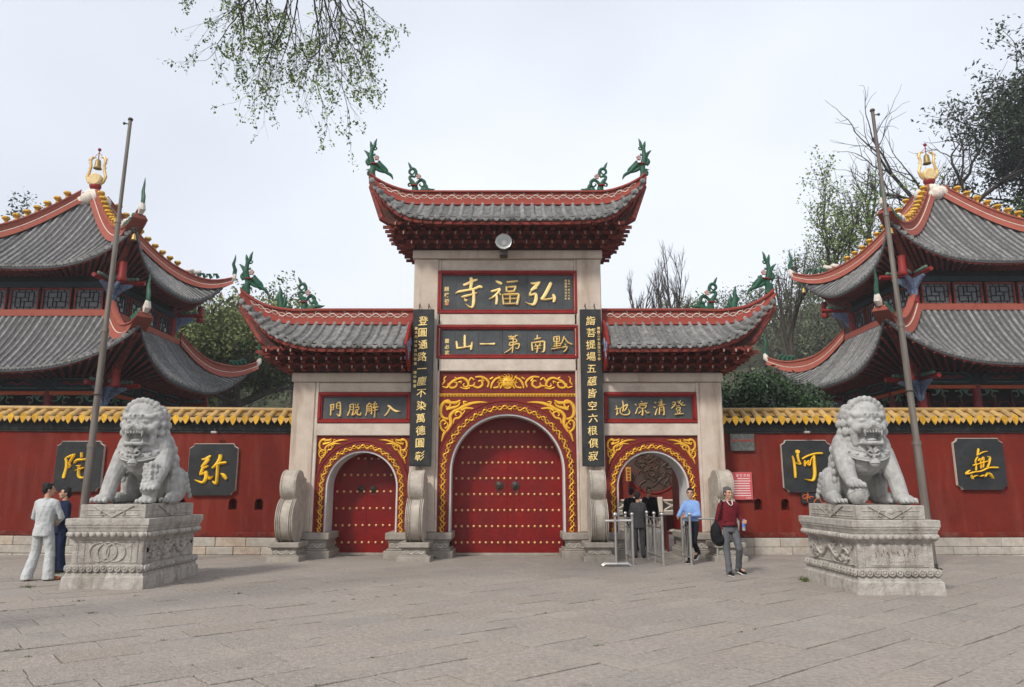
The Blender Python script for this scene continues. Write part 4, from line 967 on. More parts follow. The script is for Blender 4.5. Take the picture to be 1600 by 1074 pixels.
# ------------------------------------------------------------------ corner pavilions (bell and drum towers)
ribt = {}
def pavilion(Xc, Yc, sx, dz, label):
    t = thing('pavilion', (Xc, Yc, 0), label, 'pavilion', 'two storey pavilions behind the red wall')
    def W(x, y, z): return Vector((Xc + sx*x, Yc + y, z + (dz if z > 0 else 0)))
    def rot(k, u, d, z):                              # side k: 0 front (-y), 1 inner (+x), 2 back, 3 outer
        x, y = ((u, -d), (d, u), (-u, d), (-d, -u))[k]; return W(x, y, z)
    def B(m, name, mt, **k): return m.build(name, mt, t, **k)
    def mkroof(wt, zt, hc, zm, rise, ext, sag, flare=2.7):
        w = lambda tt: lerp(wt, hc-ext, tt)
        def S(u, tt):
            q = min(1.0, abs(u)/hc); d = w(tt) + ext*q**3*tt*tt
            z = lerp(zt, zm, tt) - sag*math.sin(PI*tt)*(1-.3*tt) + rise*q**flare*tt**1.3
            return d, z
        def t0(u):
            lo, hi = 0., 1.
            if abs(u) <= wt: return 0.
            for _ in range(24):
                mid = (lo+hi)/2
                if S(u, mid)[0] < abs(u): lo = mid
                else: hi = mid
            return (lo+hi)/2
        return S, t0
    for (wt, zt, hc, zm, rise, ext, sag, tag_) in ((.35, 12.95, 3.95, 9.32, 1.35, .35, .32, 'upper'), (2.75, 7.72, 5.0, 5.52, 1.4, .4, .22, 'lower')):
        S, t0 = mkroof(wt, zt, hc, zm, rise, ext, sag); pitch = .235; n = int(2*(hc-.12)/pitch)
        us = [-(hc-.1) + (hc-.1)*2*i/n for i in range(n+1)]
        for k in range(4):
            # deck
            m = M(); P = []
            for i in range(9):
                row = []
                for j in range(33):
                    f = -1 + j/16; tt = i/8; d, z = 0, 0
                    u = f*lerp(wt, hc, tt)
                    for _ in range(3): d, z = S(u, tt); u = f*d
                    row.append(rot(k, u, d, z))
                P.append(row)
            m.grid(P, (0, 0, -.12)); B(m, 'roof_slope', TILEDK, smooth=40)
            if k in (0, 1):
                for i, u in enumerate(us):
                    a = t0(u)
                    if a > .985: continue
                    m = M(); rings = []; L = (S(u, 1)[0]-S(u, a)[0]); nn = max(3, int(L/.22))
                    for j in range(nn*2+1):
                        tt = min(1, lerp(a, 1, (j//2 + (j % 2)*.93)/nn)); d, z = S(u, tt); c = rot(k, u + .005*math.sin(j*1.7+i*2), d, z)
                        side = (rot(k, u+.01, d, z)-c).normalized(); r = .060 if j % 2 == 0 else .052
                        rings.append([c + side*math.cos(q)*r + Vector((0, 0, math.sin(q)*r*1.15+.01)) for q in (0, .63, 1.26, 1.88, 2.51, PI)])
                    m.loft(rings, cap=False, closed=False)
                    d, z = S(u, 1); c0 = rot(k, u, d+.02, z+.03); c1 = rot(k, u, d-.03, z+.03); m.cyl(c0, c1, .078, .078, 9)
                    B(m, 'barrel_tile_row', TILE, smooth=50, fix=True)
                    if i < n:
                        um = (u+us[i+1])/2; d, z = S(um, 1); c = rot(k, um, d, z)
                        s1 = (rot(k, um+.01, d, z)-c).normalized(); o1 = (rot(k, um, d+.01, z)-c).normalized()
                        pts = [c + s1*a_*.06 + Vector((0,0,b_)) for a_, b_ in ((-1, .03), (-.8, -.03), (0, -.07), (.8, -.03), (1, .03))]
                        m = M(); m.loft([[p + o1*.02 for p in pts], [p for p in pts]]); B(m, 'drip_tile', TILE)
            # fascia and soffit with rafters
            m = M(); P0 = []; P1 = []; P2 = []
            for j in range(33):
                f = -1+j/16; u = f*hc
                for _ in range(3): d, z = S(u, 1); u = f*d
                P0.append(rot(k, u*.995, d-.03, z-.06)); P1.append(rot(k, u*.99, d-.05, z-.17))
                wi = max(wt, 2.2) if tag_ == 'lower' else 2.3
                P2.append(rot(k, f*wi*1.15, wi*1.15, zm-.05+.12*abs(f)**2))
            m.grid([P0, P1]); B(m, 'eave_fascia', WOODRED)
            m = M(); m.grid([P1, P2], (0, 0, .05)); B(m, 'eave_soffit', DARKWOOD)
            if k in (0, 1):
                for j in range(30):
                    f = -.97 + j*1.94/29; u = f*hc
                    for _ in range(3): d, z = S(u, 1); u = f*d
                    wi = max(wt, 2.2) if tag_ == 'lower' else 2.3
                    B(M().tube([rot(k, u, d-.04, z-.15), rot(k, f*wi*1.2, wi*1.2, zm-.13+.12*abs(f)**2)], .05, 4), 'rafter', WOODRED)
            # hip ridge between side k and the next
            def hip(tt):
                u = hc
                lo = lerp(wt, hc, tt)
                for _ in range(6): d, z = S(lo, tt); lo = d
                return lo, z
            H = []
            for i in range(25):
                tt = i/24; d, z = hip(tt); e = max(0, (tt-.72)/.28)
                H.append((d, z + .0, (.54 if tt < .72 else lerp(.54, .34, e))))
            d, z = hip(1); H += [(d+.12, z+.08, .33), (d+.25, z+.2, .28)]
            sgn = ((1, -1), (1, 1), (-1, 1), (-1, -1))[k]
            dirv = Vector((sx*sgn[0], sgn[1], 0)).normalized(); nv = Vector((-dirv.y, dirv.x, 0))
            def HP(d, z): return W(sgn[0]*d, sgn[1]*d, z)
            m = M(); m2 = M(); m3 = M(); ra = []; rb = []; rw1 = []; rw2 = []
            for d, z, h in H:
                c = HP(d, z)
                ra.append([c+nv*.26+Vector((0,0,-.04)), c+nv*.17+Vector((0,0,h*.34)), c+nv*.075+Vector((0,0,h*.42)), c+nv*.075+Vector((0,0,h*.9)), c-nv*.075+Vector((0,0,h*.9)), c-nv*.075+Vector((0,0,h*.42)), c-nv*.17+Vector((0,0,h*.34)), c-nv*.26+Vector((0,0,-.04))])
                rb.append([c+nv*.12+Vector((0,0,h*.9)), c+nv*.12+Vector((0,0,h*.98)), c+nv*.05+Vector((0,0,h+.03)), c-nv*.05+Vector((0,0,h+.03)), c-nv*.12+Vector((0,0,h*.98)), c-nv*.12+Vector((0,0,h*.9))])
                rw1.append(c+nv*.15+Vector((0,0,h*.39))); rw2.append(c-nv*.15+Vector((0,0,h*.39)))
            B(m.loft(ra), 'hip_ridge', TERRA, smooth=35); B(m2.loft(rb), 'hip_ridge_cap', TERRA, smooth=35)
            m3.tube(rw1, .016, 4); m3.tube(rw2, .016, 4); B(m3, 'white_line', WHITE)
            # end ornament: white cup and green flame
            d, z, h = H[-1]; c = HP(d, z+h*.5); m = M()
            m.tube([c, c+dirv*.10+Vector((0,0,.14)), c+dirv*.14+Vector((0,0,.34))], [.09, .13, .08], 8); B(m, 'ridge_end_cup', WHITE, smooth=40)
            m = M(); c2 = c+dirv*.12+Vector((0,0,.30))
            m.tube([c2, c2+dirv*.02+Vector((0,0,.25)), c2-dirv*.08+Vector((0,0,.5)), c2-dirv*.02+Vector((0,0,.75)), c2+Vector((0,0,.98))], [.10, .10, .08, .05, .012], 8, flat=(nv, .7))
            for q in range(4):
                dq, zq = hip(1-.035-.045*q); cc = HP(dq, zq+.45+.02*q); m.tube([cc, cc-dirv*.10+Vector((0,0,.16)), cc-dirv*.22+Vector((0,0,.14)), cc-dirv*.2+Vector((0,0,.02))], [.09, .07, .05, .02], 6)
            B(m, 'ridge_end_flame', GREEN, smooth=50)
            if tag_ == 'upper':
                for i in range(9):
                    tt = .10+i*.068; d, z = hip(tt); c = HP(d, z+.57)
                    m = M(); m.lathe(c, [(0, -.02), (.06, -.02), (.05, .04), (.12, .13), (.15, .15), (.13, .22), (.05, .2), (0, .2)], 8); B(m, 'lotus_block', YEDGE, smooth=30)
                cc = HP(*[hip(.78)[0], hip(.78)[1]+.66]); m = M()
                for q in range(5): m.ell(cc+dirv*(q*.11-.2)+Vector((0,0,.04*math.sin(q*2))), (.12,.09,.10), 8, 5)
                B(m, 'cloud_ornament', WHITE, smooth='all')
                m = M(); d, z, h = H[-3]; c = HP(d-.05, z-.25); m.lathe(c, [(0, -.02), (.02, -.03), (.06, -.1), (.075, -.22), (.10, -.27), (0, -.26)], 10); m.tube([c, c+Vector((0,0,.2))], .008, 4); B(m, 'wind_bell', mat('bell_gold', (.55,.40,.14), .45, metal=.5, scale=20), smooth=40)
            # corner beam, hanging post, painted struts
            d, z = hip(1); wi = 2.9 if tag_ == 'lower' else 2.55
            e0, e1 = HP(wi-.2, zm-.42), HP(d-.15, z-.18)
            B(M().tube([e0, e0.lerp(e1, .5)+Vector((0,0,-.12)), e1], [.16, .14, .08], 6), 'corner_beam', WOODRED)
            pc = HP(wi+.75, zm-.28); B(M().lathe(pc, [(0, -.22), (.14, -.2), (.17, -.1), (.13, 0), (.13, .5), (0, .5)], 10), 'hanging_post', REDFRAME, smooth=40)
            m = M(); 
            for s2 in (-1, 1):
                dv = (dirv + nv*s2).normalized()
                a_ = HP(wi, zm-.36)
                m.tube([a_+dv*.1, a_+dv*1.2], .09, 4)
            B(m, 'cross_beam', REDFRAME)
            m = M(); m4 = M(); m5 = M()
            for s2 in (-1, 0, 1):
                dv = (dirv + nv*s2*1.0).normalized() if s2 else dirv
                a_ = HP(wi+.02, zm-1.15)
                pts = [(0, 0), (.12, .12), (.2, .34), (.42, .5), (.75, .66), (.75, .74), (0, .74)]
                up = Vector((0,0,1)); nn = dv.cross(up); m.loft([[a_+dv*p+up*q+nn*.04 for p, q in pts], [a_+dv*p+up*q-nn*.04 for p, q in pts]])
                m5.tube([a_+dv*.1+up*.78, a_+dv*.8+up*.78], .035, 4)
                for q in range(5):
                    cc = a_+dv*(.25+q*.16)+up*.93; m4.ell(cc, (.08,.08,.07), 6, 4)
            B(m, 'painted_strut', BLUEP); B(m5, 'orange_rail', ORNG); B(m4, 'carved_strut', TEALG)
    # peak: cloud base, drum, dragons, bell
    c = W(0, 0, 13.15); m = M()
    for q in range(8):
        a_ = q*PI/4; m.ell(c+Vector((.38*math.cos(a_), .38*math.sin(a_), -.05+.12*math.sin(q*2.1))), (.30,.30,.28), 8, 6)
    m.ell(c+Vector((0,0,.2)), (.45,.45,.3)); B(m, 'peak_clouds', WHITE, smooth='all')
    c = c + Vector((0, 0, .30))
    gm = mat('finial_gold', (.60,.42,.20), .4, scale=12, col2=(.6,.36,.1), metal=.3, bump=.3)
    B(M().lathe(c+Vector((0,-.16,.62)), [(0, -.02), (.22, -.02), (.235, .0), (.27, .02), (.28, .10), (.27, .22), (.24, .24), (0, .24)], 18, 'y'), 'drum', mat('drum_cream', (.72,.56,.30), .5, scale=12, col2=(.55,.40,.18)), smooth=35)
    B(M().ell(c+Vector((0,0,.36)), (.24,.2,.18)), 'finial_base', REDFRAME, smooth='all')
    m = M()
    for s2 in (-1, 1):
        p = [c+Vector((s2*x_, 0, z_)) for x_, z_ in ((.12,.40), (.30,.55), (.38,.78), (.30,1.02), (.27,1.25), (.31,1.48), (.24,1.64), (.10,1.62))]
        m.tube([p[0]]+[p[i].lerp(p[i+1], f_) for i in range(len(p)-1) for f_ in (0,.5)]+[p[-1]], [.065]*6+[.055]*6+[.05, .045,.035,.02], 7)
        for z_ in (.7, .9, 1.1, 1.3, 1.5): m.tube([c+Vector((s2*.28, 0, z_)), c+Vector((s2*.40, 0, z_+.09))], [.035, .005], 4)
        m.tube([c+Vector((s2*.2,0,1.62)), c+Vector((s2*.42,0,1.5))], [.05,.01], 5)
    B(m, 'finial_dragons', gm, smooth=40)
    B(M().lathe(c+Vector((0,0,1.15)), [(0,.40), (.04,.40), (.10,.34), (.12,.15), (.13,.05), (.17,-.02), (.15,-.03), (0,-.0)], 14), 'bell', mat('finial_bell_bronze', (.30,.22,.09), .45, metal=.5), smooth=40)
    m = M().tube([c+Vector((0,0,1.5)), c+Vector((0,0,1.95))], .02, 5); m.ell(c+Vector((0,0,1.97)), (.07,.07,.07)); m.tube([c+Vector((-.2,0,1.62)), c+Vector((0,0,1.85)), c+Vector((.2,0,1.62))], .012, 4); B(m, 'finial_tip', REDFRAME, smooth='all')
    # upper storey
    hb = 2.55
    def bx(x0, x1, y0, y1, z0, z1, name, mt, b=.01):
        p = W(x0, y0, z0); q = W(x1, y1, z1); return B(M().cbox(min(p.x,q.x), max(p.x,q.x), min(p.y,q.y), max(p.y,q.y), p.z, q.z, b), name, mt)
    bx(-2.35, 2.35, -2.35, 2.35, 7.0, 9.3, 'upper_core', DARKWOOD)
    bx(-2.3, 2.3, -2.3, 2.3, 9.3, 9.9, 'upper_core', DARKWOOD)
    for k in (0, 1):
        for i in range(4):
            u0 = -2.34 + i*1.17+.06; u1 = u0+1.05
            fr = M(); z0, z1 = 8.02, 8.74
            def bar(m, ua, ub, za, zb, dd=.05):
                P_ = [rot(k, u, d, z) for d in (2.47, 2.47+dd) for u, z in ((ua, za), (ub, za), (ub, zb), (ua, zb))]
                m.add(P_, [(0,1,2,3), (7,6,5,4), (0,4,5,1), (1,5,6,2), (2,6,7,3), (3,7,4,0)])
            for ua, ub, za, zb in ((u0,u1,z0-.07,z0), (u0,u1,z1,z1+.07), (u0,u0+.06,z0,z1), (u1-.06,u1,z0,z1)): bar(fr, ua, ub, za, zb, .07)
            f = B(fr, 'lattice_window', WOODRED)
            lt = M(); w_ = (u1-u0-.12)
            for a_, b_, c_, d_ in ((.15,.15,.12,.88), (.85,.85,.12,.88), (.15,.85,.12,.12), (.15,.85,.88,.88), (.35,.35,.12,.6), (.65,.65,.4,.88), (.35,.85,.4,.4), (.15,.65,.6,.6), (.5,.5,.12,.4), (.5,.5,.6,.88), (0,.15,.35,.35), (0,.15,.65,.65), (.85,1,.35,.35), (.85,1,.65,.65), (.25,.25,.88,1), (.5,.5,.88,1), (.75,.75,.88,1), (.25,.25,0,.12), (.5,.5,0,.12), (.75,.75,0,.12)):
                ua, ub = u0+.06+a_*w_, u0+.06+b_*w_; za, zb = lerp(z0, z1, c_), lerp(z0, z1, d_)
                bar(lt, ua-.012, ub+.012, za-.012, zb+.012, .035)
            lt.build('lattice', DARKWOOD, f)
            g = M(); bar(g, u0+.05, u1-.05, z0, z1, .008); g.build('pane', GLASS, f)
        def sb(ua, ub, da, db, za, zb, name, mt):
            P_ = [rot(k, u, d, z) for d in (da, db) for u, z in ((ua, za), (ub, za), (ub, zb), (ua, zb))]
            return B(M().add(P_, [(0,1,2,3), (7,6,5,4), (0,4,5,1), (1,5,6,2), (2,6,7,3), (3,7,4,0)]), name, mt)
        sb(-2.7, 2.7, 2.46, 2.82, 7.70, 7.93, 'sill_beam', TERRA)
        sb(-2.5, 2.5, 2.36, 2.6, 8.83, 9.02, 'head_beam', TEAL); sb(-2.5, 2.5, 2.36, 2.5, 9.04, 9.3, 'bracket_board', DARKWOOD)
        # lower storey front: painted beam with cartouche, carved brackets, lattice screens
        sb(-2.9, 2.9, 2.78, 3.0, 5.0, 5.5, 'painted_beam', TEAL)
        for s0 in (-1.9, -.0, 1.9):
            m = M()
            for kk, mt_ in ((.0, TEALG),):
                pts = [(-.75,.0), (-.6,.16), (.6,.16), (.75,0), (.6,-.16), (-.6,-.16), (-.75,0)]
                m.tube([rot(k, s0+a_, 3.02, 5.25+b_) for a_, b_ in pts], .014, 4)
            B(m, 'beam_cartouche', TEALG)
            m = M(); relief(m, [(a_, b_, .03) for a_, b_ in ((-.45,0),(-.3,.05),(-.1,-.05),(.1,.05),(.3,-.05),(.45,0))], lambda a_, b_, d_: rot(k, s0+a_, 3.0+d_, 5.25+b_), .012); B(m, 'beam_dragon', REDFRAME)
        sb(-2.9, 2.9, 2.8, 2.98, 4.86, 4.98, 'orange_beam', ORNG)
        for s0, dd in ((-2.7, 1), (-.98, -1), (-.98, 1), (.98, -1), (.98, 1), (2.7, -1)):
            m = M()
            for q in range(4): relief(m, spiral(q*.2, -.12+q*.03, -.5+q, .5, 4, 14, .03, .5), lambda a_, b_, d_: rot(k, s0+dd*(a_+.15), 2.92+d_, 4.78+b_), .03)
            B(m, 'carved_bracket', TEALG)
        for i in range(8):
            u0 = -2.4+i*.6; m = M()
            pts = [(.1,.0), (.3,.28), (.5,.28)]
            for zc in (3.0, 3.7, 4.3):
                m.tube([rot(k, u0+a_, 2.36, zc+b_) for a_, b_ in ((.06,0), (.16,.17), (.42,.17), (.52,0), (.42,-.17), (.16,-.17), (.06,0))], .02, 4)
            m.tube([rot(k, u0, 2.37, 1), rot(k, u0, 2.37, 4.8)], .035, 4); B(m, 'lattice_screen', WOODRED)
    bx(-2.3, 2.3, -2.3, 2.3, 0.0, 5.6, 'lower_core', DARKWOOD)
    bx(-3.3, 3.3, -3.3, 3.3, -.02, .3, 'platform', PLINTH)
    for a_ in (-2.85, -.95, .95, 2.85):
        for b_ in (-2.85, -.95, .95, 2.85):
            if max(abs(a_), abs(b_)) < 2.8: continue
            p = W(a_, b_, 0); B(M().cyl((p.x, p.y, .2), (p.x, p.y, 5.5+dz), .17, .15, 12), 'column', DOORRED, smooth=40)
    for a_ in (-2.5, 2.5):
        for b_ in (-2.5, 2.5):
            p = W(a_, b_, 0); B(M().cyl((p.x, p.y, 7.2), (p.x, p.y, 9.3+dz), .13, .13, 12), 'column', REDFRAME, smooth=40)
    return t
pavilion(-17.05, 28.3, 1, 0.0, 'two storey pavilion with a gold bell finial, behind the left wall and left lion')
pavilion(17.1, 28.3, -1, .22, 'two storey pavilion with a gold bell finial, behind the right wall and right lion')
# ------------------------------------------------------------------ stone lions on their pedestals
petal = M(); petal.loft([[(math.cos(a)*.055*k, -.0-d, math.sin(a)*.05*k) for a in [2*PI*i/10 for i in range(10)]] for k, d in ((1, 0), (1, .02), (.85, .04), (.45, .055))]); petal = petal.mesh('petal', PEDST, smooth=50)
beadm = M(); beadm.torus((0, -.02, 0), .042, .016, 12, 5); beadm.ell((0, -.02, 0), (.028, .03, .028), 8, 5); beadm = beadm.mesh('bead', PEDST, smooth='all')
def pedestal(cx, cy, mir, label, kind, H=1.39):
    t = thing('lion_pedestal', (cx, cy, 0), label, 'pedestal', 'pedestals of the stone lions')
    hx, hy = .70, 1.11
    def ring(i, z, c=.0):
        x, y = hx-i, hy-i; return [(cx-x, cy-y, z), (cx+x, cy-y, z), (cx+x, cy+y, z), (cx-x, cy+y, z)]
    def part(name, prof): m = M(); m.loft([ring(i, z) for i, z in prof]); return m.build(name, PEDST, t)
    part('base_block', [(.0, -.05), (0, .02), (.012, .19), (.025, .205), (.04, .215), (.05, .27)])
    part('lower_moulding', [(.06, .2705), (.045, .29), (.035, .33), (.055, .37), (.09, .39)])
    d = part('dado', [(.10, .391), (.10, .80)])
    part('upper_moulding', [(.085, .8005), (.05, .83), (.02, .87), (.015, .91), (.03, .935), (.04, .94), (.03, .95), (.02, .985), (.0, 1.02), (.0, 1.045)])
    part('cornice_slab', [(-.008, 1.047), (-.012, 1.06), (-.012, 1.15), (0.0, 1.16)])
    top = part('top_block', [(.15, 1.1605), (.14, 1.17), (.14, 1.38), (.15, 1.39)])
    # corner posts and panel frame on the dado
    m = M(); e = .10
    for sx in (-1, 1):
        for sy in (-1, 1):
            x, y = cx+sx*(hx-e+.006), cy+sy*(hy-e+.006); m.cbox(min(x, x-sx*.09), max(x, x-sx*.09), min(y, y-sy*.09)-.0, max(y, y-sy*.09), .40, .79)
    for f in (0, 1, 2):                                # raised frame strips: front, left, right
        def FP(u, z, dd): return ((cx+u, cy-(hy-e)-dd, z), (cx-(hx-e)-dd, cy+u, z), (cx+(hx-e)+dd, cy+u, z))[f]
        half = (hx-e-.09) if f == 0 else (hy-e-.09)
        for a_ in ((-half, .43, half, .43), (-half, .765, half, .765), (-half, .43, -half, .765), (half, .43, half, .765)):
            m.tube([FP(a_[0], a_[1], .004), FP(a_[2], a_[3], .004)], .011, 4)
    m.build('panel_frame', PEDST, t)
    r_ = random.Random(9 if mir > 0 else 4)
    for f in (0, 1, 2):
        def FP(u, z, dd): return ((cx+u, cy-(hy-e)-dd, z), (cx-(hx-e)-dd, cy+u, z), (cx+(hx-e)+dd, cy+u, z))[f]
        m = M()
        if f == 0 and kind == 'rings':
            for i, u in enumerate((-.14, 0, .14)):
                relief(m, [(u+.165*math.cos(a), .60+.155*math.sin(a), .014) for a in [2*PI*q/28 for q in range(29)]], lambda a, b, dd: FP(a, b, dd), .022)
            for u in (-.40, .40): relief(m, [(u, .46, .014), (u, .74, .014)], lambda a, b, dd: FP(a, b, dd), .012)
            m.build('ring_carving', PEDST, t)
        elif f == 0:
            m.cbox(cx-.42, cx+.42, cy-(hy-e)-.02, cy-(hy-e)+.01, .44, .77, .012); m.build('inscription_panel', PEDST, t)
            m = M()
            for i in range(8):
                x = -.31+i*.088
                for q in range(4):
                    a = r_.uniform(-1, 1); z = .66+r_.uniform(-.05, .05); x2 = x+r_.uniform(-.02, .02)
                    relief(m, [(x2, z, .004), (x2+.02*math.sin(a), z-.03, .005), (x2+.035*math.sin(a), z-.06*math.cos(a), .002)], lambda a_, b, dd: FP(a_, b, .0215+dd*.2), .004)
            for i in range(11): relief(m, [(-.16+i*.036, .515, .004), (-.15+i*.036, .49, .004)], lambda a_, b, dd: FP(a_, b, .0215+dd*.2), .004)
            m.build('worn_inscription', mat('worn_dark_paint', (.16,.11,.10), .8), t)
        else:
            # scrolling dragon and cloud relief
            body = [(-.72+.095*i, .60+.08*math.sin(i*.95), .038*(1-.5*abs(i-7)/8)) for i in range(16)]
            relief(m, smooth_pts(body, 3), lambda a, b, dd: FP(a, b, dd), .05)
            for i in range(22):
                u = r_.uniform(-.85, .85); z = r_.uniform(.48, .72)
                relief(m, spiral(u, z, r_.uniform(0, 6.28), r_.uniform(.16, .3), r_.uniform(-6, 6), r_.choice((-1, 1))*r_.uniform(20, 40), .02, .4, 10), lambda a, b, dd: FP(max(-.88, min(.88, a)), max(.44, min(.76, b)), dd), .035)
            for i in range(8):
                p = FP(r_.uniform(-.8, .8), r_.uniform(.48, .72), .0); m.ell(p, (.035, .035, .035), 8, 5)
            for i in range(9): relief(m, [(-.6*mir+.0, .55+.0*i, .014), (-.6*mir-.1*mir*math.cos(-.8+i*.2), .57+.12*math.sin(-.8+i*.2), .012), (-.6*mir-.22*mir*math.cos(-.8+i*.2), .59+.2*math.sin(-.8+i*.2), .004)], lambda a, b, dd: FP(max(-.88, min(.88, a)), max(.44, min(.76, b)), dd), .03)
            m.build('relief_carving', PEDST, t)
    for f in range(4):                                 # petals and beads, one by one
        L = 2*(hx-.04) if f in (0, 2) else 2*(hy-.04); n = int(round(L/.118))
        for i in range(n):
            u = -L/2+(i+.5)*L/n
            for z, me, off, sc in ((.893, petal, .028, 1.0), (.335, beadm, .045, 1.05)):
                x, y, rz = ((cx+u, cy-(hy-off), 0), (cx+(hx-off), cy+u, PI/2), (cx-u, cy+(hy-off), PI), (cx-(hx-off), cy-u, -PI/2))[f]
                inst('petal' if me is petal else 'bead', me, t, (x, y, z), (0, 0, rz), (sc, sc, sc))
    # draped triangular cloths on the top block
    for f in (0, 1, 2):
        def FP(u, z, dd): return ((cx+u, cy-(hy-.14)-dd, z), (cx-(hx-.14)-dd, cy+u, z), (cx+(hx-.14)+dd, cy+u, z))[f]
        hw = .36 if f == 0 else .52; m = M()
        tri = [(-hw, 1.375), (0, 1.175), (hw, 1.375)]
        m.loft([[FP(a, b, .0) for a, b in tri], [FP(a, b, .016) for a, b in tri]])
        m.tube([FP(-hw, 1.375, .016), FP(0, 1.175, .016), FP(hw, 1.375, .016)], .008, 4)
        m.ell(FP(0, 1.29, .014), (.07 if f == 0 else .02, .02 if f == 0 else .07, .045), 10, 6)
        for s_ in (-1, 1):
            relief(m, spiral(s_*.09, 1.30, PI/2-s_*1.2, .22, -s_*4, -s_*30, .012, .5, 10), lambda a, b, dd: FP(a, b, .014+dd), .014)
        m.build('carved_drape', PEDST, t)
        m = M(); h2 = .46 if f == 0 else .86
        for z0 in (1.215, 1.30):
            for a, b in ((-h2, -hw*.42 if z0 > 1.25 else -.1), (hw*.42 if z0 > 1.25 else .1, h2)): m.tube([FP(a, z0, .0), FP(b, z0, .0)], .012, 4)
        m.build('carved_strip', PEDST, t)
    return t
def lion(cx, cy, cz, mir, label, cub, S=1.0):
    """mir = +1: object under the paw on the image-right side"""
    t = thing('stone_lion', (cx, cy, cz), label, 'statue', 'guardian stone lions')
    m = M(); X = lambda x: mir*x
    def el(x, y, z, rx, ry, rz, n=14, k=10): m.ell((X(x), y, z), (rx, ry, rz), n, k)
    def cp(a, b, r0, r1): m.cap((X(a[0]), a[1], a[2]), (X(b[0]), b[1], b[2]), r0, r1, 12)
    el(0, .45, .42, .44, .44, .42); cp((0, .42, .55), (0, -.2, .92), .40, .37); el(0, -.34, .88, .40, .30, .40)
    for s in (-1, 1): el(s*.33, -.22, .92, .20, .28, .34); el(s*.42, .28, .33, .17, .36, .33); cp((s*.46, .15, .12), (s*.50, -.15, .09), .12, .11)
    # straight front leg
    cp((-.36, -.30, .86), (-.44, -.50, .45), .19, .145); cp((-.44, -.50, .45), (-.47, -.60, .14), .145, .135); el(-.48, -.70, .09, .155, .18, .09)
    # raised leg
    cp((.36, -.30, .86), (.44, -.58, .56), .19, .15); cp((.44, -.58, .56), (.40, -.66, .38), .15, .12); el(.39, -.74, .36 if not cub else .30, .145, .16, .085)
    def toes(x, y, z, w, r=.048):
        for i in range(4):
            xx = x + (i-1.5)*w; el(xx, y, z, r, .075, r*1.1, 8, 6); m.cap((X(xx), y-.06, z-.01), (X(xx), y-.105, z-.045), .018, .006, 6)
    toes(-.48, -.84, .07, .078); toes(.39, -.86, .33 if not cub else .27, .072)
    for s in (-1, 1): toes(s*.50, -.30, .065, .066, .042)
    # neck, head
    el(0, -.25, 1.26, .38, .33, .34); el(.02, -.46, 1.46, .33, .30, .30); el(0, -.52, 1.60, .25, .20, .17)
    el(0, -.68, 1.315, .23, .15, .08); el(0, -.64, 1.035, .20, .18, .045); cp((-.15, -.77, 1.035), (.15, -.77, 1.035), .036, .036)
    for s in (-1, 1):
        el(s*.20, -.60, 1.30, .12, .13, .10); el(s*.10, -.78, 1.30, .075, .07, .065)
        cp((s*.26, -.56, 1.26), (s*.23, -.56, 1.04), .075, .06); cp((s*.05, -.74, 1.50), (s*.24, -.66, 1.51), .042, .05); cp((s*.24, -.66, 1.51), (s*.31, -.52, 1.58), .05, .03)
        el(s*.135, -.70, 1.425, .062, .05, .045); el(s*.36, -.40, 1.56, .05, .10, .12)
        m.cap((X(s*.15), -.79, 1.235), (X(s*.145), -.80, 1.15), .026, .008, 8)
        m.cap((X(s*.16), -.76, 1.06), (X(s*.155), -.78, 1.12), .022, .008, 8)
    for i in range(4): el(-.105+i*.07, -.765, 1.535, .026, .03, .024, 8, 6)
    el(0, -.80, 1.36, .075, .06, .06); cp((0, -.74, 1.38), (0, -.70, 1.50), .045, .04)
    for s in (-1, 1): m.torus((X(s*.075), -.845, 1.325), .026, .014, 10, 6)
    for i in range(5): el(-.10+i*.05, -.80, 1.225, .02, .02, .028, 6, 5)
    # mane of curls, row on row
    for row, (el_, cnt, a0, a1) in enumerate(((68, 7, -95, 95), (46, 11, -112, 112), (24, 12, -125, 125), (4, 12, -132, 132), (-16, 12, -134, 134), (-36, 11, -132, 132), (-54, 9, -126, 126))):
        for i in range(cnt):
            az = R(lerp(a0, a1, i/(cnt-1))+180*0); e = R(el_)
            dx, dy, dz = math.cos(e)*math.sin(az), math.cos(e)*math.cos(az), math.sin(e)
            rr = .385
            el(dx*rr, -.33+dy*rr*.95, 1.36+dz*rr*1.08, .078, .078, .082, 8, 6)
    for i in range(13):                                # fringe framing the forehead
        a = PI*i/12; el(math.cos(a)*.33, -.50-.06*math.sin(a), 1.50+math.sin(a)*.31, .062, .06, .062, 8, 6)
    for i in range(6): el(0, .1+.0*i, 1.05-.1*i, .16, .1, .08, 8, 6)
    # back tufts, tail, leg fringes
    for i in range(7): el(.0, .30+.085*i, .98-.02*i-.05*i*i*.1, .07, .07, .08, 8, 6)
    cp((0, .82, .30), (0, .90, .75), .10, .12); el(0, .88, .92, .13, .1, .16); el(.1, .88, .80, .09, .08, .12); el(-.1, .88, .80, .09, .08, .12)
    for s in (-1, 1):
        for i in range(5): el(s*(.50-.01*i), -.12+.02*i, .95-.13*i, .05, .06, .075, 8, 6)
        for i in range(5): el(s*.585, .28+.06*i, .50-.09*i, .04, .07, .07, 8, 6)
    me = m.mesh('body', LIONST, fix=True); me = remesh(me, .0125, LIONST, 'body', 1)
    inst('body', me, t, (cx, cy, cz), scale=(S*.96, S*.88, S))
    def child(mm, name, mt=LIONST, sm='all', vx=None):
        me = mm.mesh(name, mt, smooth=sm)
        if vx: me = remesh(me, vx, mt, name, 1)
        return inst(name, me, t, (cx, cy, cz), scale=(S*.96, S*.88, S))
    # carved collar, knot and bell
    m = M(); P = []
